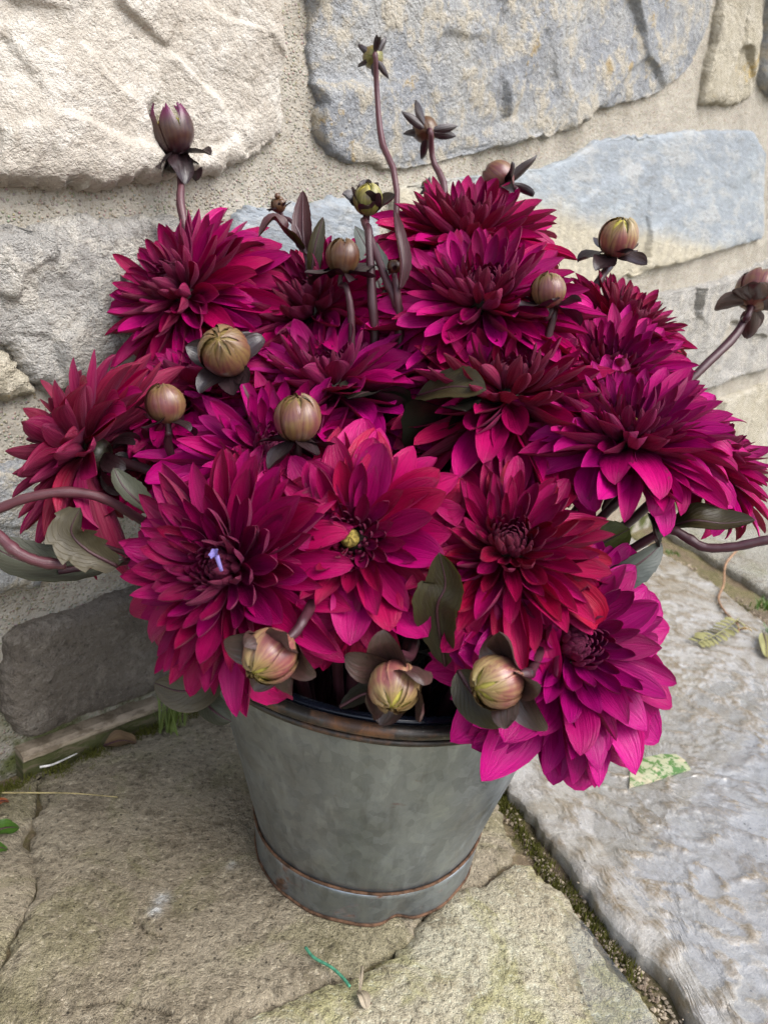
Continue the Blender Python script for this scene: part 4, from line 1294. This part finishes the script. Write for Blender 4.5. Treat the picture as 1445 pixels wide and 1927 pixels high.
bud((932, 1284), 0.375, 52, (-.82, -.10, .55), 'cream and pink bud at the front pointing to the wall side', 'pink', 'brown', 20, 1.55, path=[(1000, 1262, .40), (1010, 1200, .44)], seed=18, stem_r=0.0028)

# ------------------------------------------------------------------ leaves
def leaf(pts, width, face, label, mt=M_LEAF, mb=M_LEAFU, serr=0.10, cup=0.25, n=27, teeth=8, name='leaf', wave=0.06, seed=1, group=None, cat='leaf', prof=(0.65, 0.75), rib=None):
    """a serrated leaf along a run of world points, face = direction its upper side looks"""
    rs = random.Random(seed * 5 + 1)
    P = spline(pts, n)
    base = P[0]
    o = empty(name, base, label, cat, group)
    up, lo, UV = [], [], []
    nu = 7
    smax = prof[0] / (prof[0] + prof[1])
    pm = smax ** prof[0] * (1 - smax) ** prof[1]
    ph = rs.uniform(0, 6)
    Nf = Vector(face).normalized()
    for i in range(n):
        s = i / (n - 1)
        tg = (P[min(i + 1, n - 1)] - P[max(i - 1, 0)]).normalized()
        lat = Nf.cross(tg).normalized()
        nn = tg.cross(lat).normalized()
        w = width * max(s ** prof[0] * (1 - s) ** prof[1] / pm, 0.05 * (1 - s))
        fr_ = (s * teeth) % 1.0
        w *= 1 - serr * (fr_ if 0.1 < s < 0.97 else 0) 
        for k in range(nu):
            u = -1 + 2 * k / (nu - 1)
            hh = cup * w * (u * u) + wave * w * math.sin(ph + 9 * s + 2 * u) * abs(u)
            p = P[i] - base + lat * (w * u) + nn * hh + (tg * (serr * width * 0.5) * fr_ * abs(u) ** 4 if 0.1 < s < .95 else Vector((0, 0, 0)))
            up.append(p)
            lo.append(p - nn * 0.0005)
            UV.append((k / (nu - 1), s))
    F1 = [f[::-1] for f in petal_faces(nu, n, 0, True)]
    F2 = [f[::-1] for f in petal_faces(nu, n, len(up), False)]
    bl = put('blade', mesh('blade', up + lo, F1 + F2, UV + UV, (mt, mb), [0] * len(F1) + [1] * len(F2)), o)
    V, F, U = tube_data([p - base for p in P], [0.0013 * (1 - 0.8 * i / (n - 1)) for i in range(n)], 6)
    put('midrib', mesh('midrib', V, F, U, (rib or (mt if mt in LITTER else M_STEM),)), bl)
    return o
Z = Vector((0, 0, 1))
LITTER = []
leaf([at(785, 745, .50), at(850, 728, .475), at(915, 733, .465)], 0.0165, cv(-.1, .55, .8), 'olive leaf with a toothed edge in the dark gap between the upper flowers', seed=1, cup=0.3)
leaf([at(838, 1252, .43), at(822, 1150, .405), at(838, 1100, .40), at(826, 1040, .395)], 0.0135, cv(-.35, .1, .9), 'brown green toothed leaf standing upright between the two front flowers', M_LEAF, M_LEAF, seed=2, cup=0.35)
leaf([at(235, 1052, .47), at(130, 1070, .46), at(40, 1055, .455), at(-45, 1010, .45)], 0.0175, cv(.1, .75, .6), 'grey green leaf lying flat towards the wall under the curling stem', M_LEAFU, M_LEAFU, seed=3)
leaf([at(222, 1066, .45), at(165, 1035, .44), at(135, 1000, .435), at(152, 955, .435)], 0.0145, cv(-.2, .3, .9), 'folded brownish leaf beside the curling stem, its veins showing', M_LEAFB, M_LEAFB, serr=0.3, teeth=5, seed=4, prof=(.6, .6), cup=0.5)
leaf([at(310, 985, .47), at(262, 945, .455), at(232, 915, .45), at(214, 880, .45)], 0.0085, cv(.3, .6, .7), 'curled grey brown leaf under the dusty red flower', M_LEAFU, M_LEAF, seed=5, cup=0.6)
leaf([at(575, 478, .59), at(570, 430, .588), at(570, 358, .595)], 0.0088, cv(-.25, .1, .95), 'pointed purple leaf standing upright by the small bud cluster', M_LEAFP, M_LEAFP, seed=6, cup=0.35)
leaf([at(574, 470, .59), at(540, 440, .575), at(515, 413, .57), at(487, 445, .57)], 0.0075, cv(.0, .8, .5), 'reddish leaf arching out to the side of the bud cluster', M_LEAFP, M_LEAF, seed=7, cup=0.6)
leaf([at(585, 540, .59), at(592, 470, .582), at(608, 408, .58)], 0.0066, cv(.45, .1, .85), 'narrow olive leaf behind the purple leaf', M_LEAF, M_LEAFB, seed=8, cup=0.4)
leaf([at(742, 660, .60), at(722, 570, .59), at(700, 490, .585), at(668, 425, .59)], 0.0135, cv(.3, .2, .9), 'long silvery leaf standing behind the upright bud stems', M_LEAFS, M_LEAFS, seed=9, cup=0.3)
leaf([at(752, 545, .53), at(757, 495, .525), at(748, 440, .525), at(742, 395, .535)], 0.0060, cv(.6, .1, .75), 'narrow rusty leaf curling up beside the large upper flower', M_LEAFP, M_LEAFU, seed=10, cup=0.7)
leaf([at(1085, 1062, .50), at(1130, 1025, .495), at(1185, 995, .495)], 0.0165, cv(-.1, .3, .9), 'bright green toothed leaf behind the deep red front flower', M_LEAFG, M_LEAFG, serr=0.22, teeth=6, seed=11)
leaf([at(1248, 1000, .49), at(1300, 980, .475), at(1360, 985, .47), at(1420, 978, .465)], 0.0125, cv(-.1, .75, .6), 'olive leaf held out under the flower at the right end', M_LEAF, M_LEAFU, seed=12, cup=0.4, serr=0.05)
leaf([at(1120, 1085, .47), at(1170, 1078, .462), at(1215, 1050, .46), at(1245, 1022, .465)], 0.0105, cv(-.3, -.5, .75), 'leaf showing its pale grey back below the bare stem at the right', M_LEAFS, M_LEAFD, seed=13, cup=0.5)
leaf([at(1238, 1028, .465), at(1232, 1005, .455), at(1228, 985, .455), at(1218, 965, .46)], 0.0048, cv(.4, .2, .8), 'small curled dark leaf at the joint of the bare stem', M_LEAFD, M_SEPALB, seed=14, cup=0.9, serr=0.2)
leaf([at(862, 1262, .405), at(890, 1305, .395), at(925, 1335, .388), at(968, 1352, .385)], 0.0120, cv(-.2, .2, .9), 'olive leaf under the cream bud over the bucket rim', M_LEAF, M_LEAF, seed=15, cup=0.3, serr=0.04)
leaf([at(420, 1268, .47), at(375, 1295, .462), at(335, 1300, .458), at(290, 1285, .46)], 0.0130, cv(.1, .1, .95), 'tan dry leaf hanging beside the bucket under the big front flower', M_LEAFB, M_LEAFB, seed=16, cup=0.2, serr=0.0)
leaf([at(372, 1290, .475), at(390, 1325, .468), at(412, 1345, .465), at(436, 1358, .465)], 0.0085, cv(.4, .3, .8), 'grey green leaf tip hanging against the bucket side', M_LEAFU, M_LEAFU, seed=17, cup=0.6, serr=0.0)
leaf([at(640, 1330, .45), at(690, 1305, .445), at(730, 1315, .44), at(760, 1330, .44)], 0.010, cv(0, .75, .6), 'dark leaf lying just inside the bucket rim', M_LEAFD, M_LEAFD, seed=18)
# leaves added to fill the gaps, near black for shade, told apart by nothing
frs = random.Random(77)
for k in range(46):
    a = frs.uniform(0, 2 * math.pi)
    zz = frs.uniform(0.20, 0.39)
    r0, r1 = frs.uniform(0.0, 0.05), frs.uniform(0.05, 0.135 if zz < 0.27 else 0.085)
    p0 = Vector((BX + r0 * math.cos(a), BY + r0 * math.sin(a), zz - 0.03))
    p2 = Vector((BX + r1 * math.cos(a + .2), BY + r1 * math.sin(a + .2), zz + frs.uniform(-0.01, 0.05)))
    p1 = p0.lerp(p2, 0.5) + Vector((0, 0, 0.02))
    leaf([p0, p1, p2], frs.uniform(0.018, 0.030), (0.2 * math.cos(a), 0.2 * math.sin(a), 1), 'added leaf with shade put into its near black colour, among the flower stems', M_LEAFD, M_LEAFD, seed=30 + k, n=15, teeth=6, group='added shade leaves inside the bunch')

# ------------------------------------------------------------------ loose stems
def stem_thing(pts, r, label, mat, n=30, r1=None):
    P = [Vector(p) for p in pts]
    o = tube('flower_stem', P, r, r1 or r, mat, None, 10, n)
    return tag(o, label, 'stem')
stem_thing([at(-60, 985, .44), at(0, 957, .44), at(60, 935, .44), at(130, 926, .445), at(200, 940, .455), at(290, 992, .48), at(420, 1060, .53), POT + Vector((-.05, -.03, .05))], 0.0030, 'long mauve stem arching out of the bunch towards the wall', M_STEMP, 40)
stem_thing([at(-60, 960, .43), at(-10, 1000, .43), at(35, 1040, .43), at(80, 1058, .435), at(125, 1062, .44)], 0.0032, 'mauve stem curling back on itself under the arching stem', M_STEMP, 30)
stem_thing([at(110, 1075, .455), at(210, 1062, .47), at(300, 1050, .50), at(420, 1080, .53), POT + Vector((-.06, 0, .04))], 0.0022, 'thin dark stem carrying the folded leaf', M_STEM, 30)
stem_thing([at(180, 1022, .46), at(220, 1035, .47), at(262, 1048, .48), at(360, 1070, .51)], 0.0015, 'brown leaf stalk slanting under the mauve stem', M_STEM, 20)
stem_thing([at(1520, 1010, .45), at(1445, 1016, .455), at(1380, 1029, .46), at(1325, 1030, .465), at(1292, 1012, .468), at(1255, 998, .472), at(1190, 1032, .485), at(1120, 1072, .50), at(1020, 1140, .54), POT + Vector((.06, 0, .05))], 0.0030, 'dark purple bare stem bending out to the right of the bunch', M_STEM, 54)
stem_thing([at(1180, 925, .50), at(1140, 965, .505), at(1085, 1025, .52), at(1000, 1120, .55), POT + Vector((.05, .02, .06))], 0.0032, 'straight dark stem slanting under the wide magenta flower', M_STEM, 24)
stem_thing([at(1135, 915, .52), at(1105, 950, .525), at(1050, 1020, .54), at(980, 1110, .56), POT + Vector((.04, .03, .06))], 0.0034, 'thick dark stem behind the straight slanting one', M_STEM, 24)
stem_thing([at(684, 412, .545), at(705, 470, .54), at(728, 530, .54), at(744, 570, .54), at(752, 660, .55), POT + Vector((.01, .03, .1))], 0.0026, 'forked mauve stem leaning against the straight bud stem', M_STEMP, 30, 0.0036)

# ------------------------------------------------------------------ lavender floret in the big flower
def floret():
    c = at(408, 1046, .385)
    o = empty('lavender_floret', c, 'tiny lavender floret fallen into the heart of the big dark flower', 'floret')
    mt = plant_mat('lavender_petal', (0.30, 0.25, 0.60), (0.22, 0.17, 0.46), 0.6, 1, (0.4, 0.3, 0.8))
    r = random.Random(3)
    me = petal_mesh('lobe', r, mt, mt, 5, 7, wr=0.36, cup=0.4, a0=0.5, bend=-0.9, tip=-0.3, ripple=0.2)
    Rm = frame(cv(-.4, .5, .75)).to_4x4()
    for k in range(5):
        put('lobe', me, o, Rm @ Matrix.Rotation(k * 1.2566, 4, 'Z') @ Matrix.Rotation(-0.7, 4, 'Y') @ Matrix.Scale(0.0045, 4))
    d = cv(.25, -.9, -.2)
    tube('tube', [Vector((0, 0, 0)), d * 0.004, d * 0.0085], 0.0013, 0.0009, mt, o, 8, 6)
floret()

# ------------------------------------------------------------------ small things on the ground
def line_thing(name, uv, r, mat, label, cat, r1=None, z=0.004, n=30, sides=8):
    P = [gnd(u, v) + Vector((0, 0, z + r)) for u, v in uv]
    return tag(tube(name, P, r, r1 or r, mat, None, sides, n), label, cat)
line_thing('garden_twine', [(574, 1793), (590, 1812), (622, 1830), (644, 1850), (657, 1867)], 0.0011, plain('green_twine', (0.05, 0.20, 0.12), 0.6, 0, 0.3, 300), 'short piece of green plastic twine on the paving in front of the bucket', 'twine')
line_thing('garden_twine', [(1396, 966), (1402, 972), (1412, 970), (1416, 958)], 0.0015, plain('teal_twine', (0.06, 0.36, 0.28), 0.6, 0, 0.3, 300), 'tiny curl of teal twine at the foot of the wall', 'twine', z=0.006)
line_thing('twig', [(1384, 1044), (1362, 1072), (1358, 1110), (1348, 1138), (1362, 1165), (1382, 1184), (1386, 1200)], 0.0022, plain('tan_bark', (0.26, 0.15, 0.085), 0.8, 0, 0.35, 150), 'bare brown twig with a kink lying on the flagstone', 'twig', 0.0014, 0.009)
line_thing('straw', [(5, 1500), (70, 1500), (140, 1501), (222, 1508)], 0.0007, plain('dry_straw', (0.32, 0.26, 0.12), 0.8), 'thin dry straw lying by the foot of the wall', 'straw', 0.0004)
line_thing('straw', [(1382, 1178), (1400, 1188), (1422, 1198)], 0.0009, plain('dry_stalk', (0.33, 0.25, 0.10), 0.8), 'short dry stalk beside the fern frond', 'straw', 0.0006, 0.009)
line_thing('twig', [(76, 1452), (100, 1447), (125, 1436), (146, 1426)], 0.0011, plain('white_stalk', (0.60, 0.58, 0.54), 0.6), 'pale stalk lying against the stone slip', 'twig', 0.0006)

def flat_leaf(u0, v0, u1, v1, w, mt, label, seed, z=0.003, curl=0.2, name='fallen_leaf', serr=0.0, lift=0.004):
    a, b_ = gnd(u0, v0) + Vector((0, 0, z)), gnd(u1, v1) + Vector((0, 0, z))
    return leaf([a, a.lerp(b_, .5) + Vector((0, 0, lift)), b_], w, (0, 0, 1), label, mt, mt, serr, curl, 15, 5, name, 0.15, seed, prof=(.6, .55))
M_DRYP = plant_mat('dried_petal', (0.33, 0.28, 0.20), (0.26, 0.21, 0.145), 0.6, 1.0)
LITTER.append(M_DRYP)
flat_leaf(681, 1826, 676, 1876, 0.0014, M_DRYP, 'thin shrivelled stalk of a pale petal in front of the bucket', 71, name='dried_petal')
flat_leaf(674, 1872, 690, 1905, 0.0042, M_DRYP, 'small pale shrivelled petal near the bottom of the picture', 72, name='dried_petal')
M_FRESH = plant_mat('fresh_weed', (0.075, 0.17, 0.02), (0.05, 0.12, 0.015), 0.4, 1, (0.1, 0.2, 0.01))
flat_leaf(-25, 1582, 38, 1562, 0.0085, M_FRESH, 'green leaf at the edge of the picture below the wall', 73)
flat_leaf(-20, 1612, 16, 1604, 0.0050, M_FRESH, 'small green leaf tip under the other green leaf', 74)
M_REDL = plant_mat('rusty_leaf', (0.30, 0.09, 0.03), (0.22, 0.06, 0.02), 0.5, 1)
flat_leaf(-20, 1530, 18, 1512, 0.0045, M_REDL, 'rust red leaf scrap at the edge below the straw', 75)
M_BRNL = plant_mat('brown_litter', (0.16, 0.10, 0.045), (0.11, 0.065, 0.03), 0.7, 1)
flat_leaf(196, 1408, 258, 1402, 0.012, M_BRNL, 'curled brown dead leaf at the foot of the wall', 76, curl=0.35, lift=0.004)
flat_leaf(1388, 1196, 1412, 1200, 0.0040, plant_mat('yellow_litter', (0.42, 0.29, 0.08), (0.33, 0.22, 0.06), 0.6, 1), 'small yellow leaf beside the fern frond', 77, z=0.010)
flat_leaf(1432, 1205, 1438, 1252, 0.0095, plant_mat('olive_litter', (0.26, 0.25, 0.09), (0.20, 0.18, 0.06), 0.5, 1), 'hanging olive leaf at the right edge by the weeds', 78, z=0.012)
# mottled half-round leaf piece on the wet stone
def shard():
    b = NB('mottled_leaf_piece')
    p = b.pos()
    n = b.noise(p, 90, 5, 0.7, 0.6)
    n2 = b.noise(p, 50, 4, 0.6)
    c = b.mix(b.ramp(n, 0.44, 0.54), (0.075, 0.16, 0.04), (0.34, 0.35, 0.22))
    c = b.mix(b.ramp(n2, 0.56, 0.62, 0, 0.7), c, (0.50, 0.42, 0.30))
    mt = b.fin(c, 0.25, b.bump(n, 0.3, 0.001), spec=0.5)
    pts = [(1181, 1492), (1182, 1462), (1192, 1446), (1212, 1436), (1240, 1430), (1268, 1430), (1284, 1440), (1296, 1458), (1262, 1468), (1222, 1482)]
    P = [gnd(u, v) for u, v in pts]
    n_ = len(P)
    V = [(q.x, q.y, 0.0078) for q in P] + [(q.x, q.y, 0.0058) for q in P]
    c0 = sum((Vector(v) for v in V[:n_]), Vector()) / n_
    V.append((c0.x, c0.y, 0.0092))
    F = [(i, (i + 1) % n_, 2 * n_) for i in range(n_)] + [(i + n_, (i + 1) % n_ + n_, (i + 1) % n_, i) for i in range(n_)] + [tuple(range(2 * n_ - 1, n_ - 1, -1))]
    tag(put('leaf_piece', mesh('leaf_piece', V, F, None, (mt,), smooth=False)), 'mottled green and cream half round leaf piece on the wet flagstone', 'leaf')
shard()
# dry fern frond on the flagstone
def fern():
    spine = [gnd(u, v) + Vector((0, 0, .012)) for u, v in ((1386, 1176), (1362, 1196), (1335, 1212), (1310, 1222))]
    o = empty('fern_frond', spine[0], 'dry yellow green fern frond lying on the flagstone by the twig', 'frond')
    mt = plant_mat('dry_fern', (0.36, 0.35, 0.15), (0.28, 0.26, 0.11), 0.6, 1, (0.3, 0.3, 0.1))
    P = spline(spine, 12)
    V, F, U = tube_data([p - spine[0] for p in P], [0.0010] * 12, 6)
    put('stalk', mesh('stalk', V, F, U, (mt,)), o)
    r = random.Random(8)
    me = [petal_mesh('leaflet', r, mt, mt, 5, 7, wr=0.24, cup=0.5, a0=0.25, bend=-0.5, tip=-0.2, thick=0.03, prof=(.45, .35)) for _ in range(3)]
    for i in range(1, 12):
        tg = (P[min(i + 1, 11)] - P[i - 1]).normalized()
        side = Z.cross(tg)
        for sd in (-1, 1):
            d = (tg * 0.45 + side * sd).normalized()
            x = d; zz = Z; y = zz.cross(x).normalized(); zz = x.cross(y)
            L = 0.021 * (1 - 0.045 * abs(i - 6)) * r.uniform(.8, 1.15)
            Mx = Matrix((x, y, zz)).transposed().to_4x4()
            put('leaflet', r.choice(me), o, Matrix.Translation(P[i] - spine[0]) @ Mx @ Matrix.Rotation(r.uniform(-.5, .5), 4, 'X') @ Matrix.Scale(L, 4))
fern()
# weeds and moss
def blades(name, centre, n, spread, hmin, hmax, mt, label, seed, wid=0.0012, lean=0.6, droop=0.5):
    r = random.Random(seed)
    V, F, UV = [], [], []
    for _ in range(n):
        a = r.uniform(0, 6.28)
        b0 = Vector((r.gauss(0, spread), r.gauss(0, spread), 0))
        h = r.uniform(hmin, hmax)
        d = Vector((math.cos(a), math.sin(a), 0))
        sd = Vector((-d.y, d.x, 0))
        o = len(V)
        ln = r.uniform(.1, lean)
        for i in range(5):
            s = i / 4
            p = b0 + d * (h * ln * s + droop * h * s * s * .4) + Z * (h * (s - droop * s * s * .4))
            w = wid * (1 - s ** 1.5 * .95)
            V += [p - sd * w, p + sd * w]
            UV += [(0, s), (1, s)]
        for i in range(4):
            F.append((o + 2 * i, o + 2 * i + 1, o + 2 * i + 3, o + 2 * i + 2))
    ob = put(name, mesh(name, V, F, UV, (mt,)))
    ob.location = centre
    return tag(ob, label, None, None, 'stuff')
blades('grass_tuft', gnd(1436, 1146), 46, 0.008, 0.015, 0.034, M_FRESH, 'bright green weed tuft in the paving joint at the right edge', 1)
blades('grass_tuft', gnd(1440, 1196), 24, 0.006, 0.010, 0.022, M_FRESH, 'second smaller green weed below the first at the right edge', 2)
blades('grass_tuft', gnd(1262, 1042), 30, 0.006, 0.006, 0.012, M_FRESH, 'tiny green seedling in the joint under the bare stem', 3)
M_PALEG = plant_mat('pale_green_weed', (0.26, 0.32, 0.09), (0.18, 0.24, 0.06), 0.5, 1, (0.2, 0.3, 0.05))
blades('grass_tuft', gnd(318, 1372), 40, 0.006, 0.030, 0.058, M_PALEG, 'pale green fluffy weed at the foot of the wall beside the bucket', 4, 0.0012, 0.25, 0.2)
M_MOSS = plant_mat('moss_green', (0.12, 0.125, 0.025), (0.085, 0.085, 0.02), 0.8, 1, spec=0.1)
def moss():
    r = random.Random(12)
    V, F, UV = [], [], []
    def clump(c, n, sp, h):
        for _ in range(n):
            p = c + Vector((r.gauss(0, sp), r.gauss(0, sp), 0))
            a = r.uniform(0, 6.28)
            d = Vector((math.cos(a), math.sin(a), 0)) * 0.0007
            t = Vector((r.gauss(0, .001), r.gauss(0, .001), h * r.uniform(.5, 1.2)))
            o = len(V)
            V.extend([p - d, p + d, p + t])
            UV.extend([(0, 0), (1, 0), (.5, 1)])
            F.append((o, o + 1, o + 2))
    mid = [((a[0] + b_[0]) / 2, (a[1] + b_[1]) / 2) for a, b_ in zip(JR[:6], JL[:6])]
    for k in range(70):
        t = r.random() ** 1.6 * 4.4
        i = int(t)
        f = t - i
        x = mid[i][0] + (mid[i + 1][0] - mid[i][0]) * f
        y = mid[i][1] + (mid[i + 1][1] - mid[i][1]) * f
        clump(Vector((x + r.gauss(0, .004), y + r.gauss(0, .004), -0.011)), 26, 0.0032, 0.0065)
    for k in range(120):
        p = wpt(r.uniform(-0.05, 0.42), 0, 0.016 + abs(r.gauss(0, .006)))
        clump(p - Z * 0.003, 26, 0.004, 0.006)
    for k in range(60):
        t = r.random()
        q = Vector(j2a[0]).lerp(Vector(j2a[3]), t)
        clump(Vector((q.x + 0.010 + r.gauss(0, .005), q.y + 0.012 + r.gauss(0, .005), -0.010)), 26, 0.005, 0.008)
    tag(put('moss', mesh('moss', V, F, UV, (M_MOSS,))), 'low green moss growing in the paving joints', None, None, 'stuff')
moss()
def grit():
    r = random.Random(15)
    V, F = [], []
    def chip(c, s):
        o = len(V)
        for dx, dy, dz in ((1, 0, 0), (0, 1, 0), (-1, 0, 0), (0, -1, 0), (0, 0, .7), (0, 0, -.7)):
            V.append(c + Vector((dx * r.uniform(.6, 1.2), dy * r.uniform(.6, 1.2), dz)) * s)
        F.extend([(o + a, o + b_, o + 4) for a, b_ in ((0, 1), (1, 2), (2, 3), (3, 0))] + [(o + b_, o + a, o + 5) for a, b_ in ((0, 1), (1, 2), (2, 3), (3, 0))])
    mid = [((a[0] + b_[0]) / 2, (a[1] + b_[1]) / 2) for a, b_ in zip(JR[:8], JL[:8])]
    for k in range(420):
        t = r.random() * 6.6
        i = int(t); f = t - i
        chip(Vector((mid[i][0] + (mid[i + 1][0] - mid[i][0]) * f + r.gauss(0, .004), mid[i][1] + (mid[i + 1][1] - mid[i][1]) * f + r.gauss(0, .004), -0.010)), r.uniform(.0006, .0026))
    for k in range(160):
        q = Vector(j2a[1]).lerp(Vector(j2a[4]), r.random())
        chip(Vector((q.x + 0.016 + r.gauss(0, .008), q.y + 0.016 + r.gauss(0, .008), -0.006)), r.uniform(.001, .005))
    for k in range(200):
        u, v = r.uniform(0, 1445), r.uniform(1450, 1927)
        p = gnd(u, v)
        chip(Vector((p.x, p.y, 0.001)), r.uniform(.0003, .0011))
    b = NB('grit_chips')
    n = b.noise(b.pos(), 60, 3)
    mt = b.fin(b.mix(b.ramp(n, .4, .6), (0.36, 0.30, 0.22), (0.16, 0.12, 0.085)), 0.8)
    tag(put('gravel', mesh('gravel', V, F, None, (mt,), smooth=False)), 'small stone grit in the joints of the paving', None, None, 'stuff')
grit()
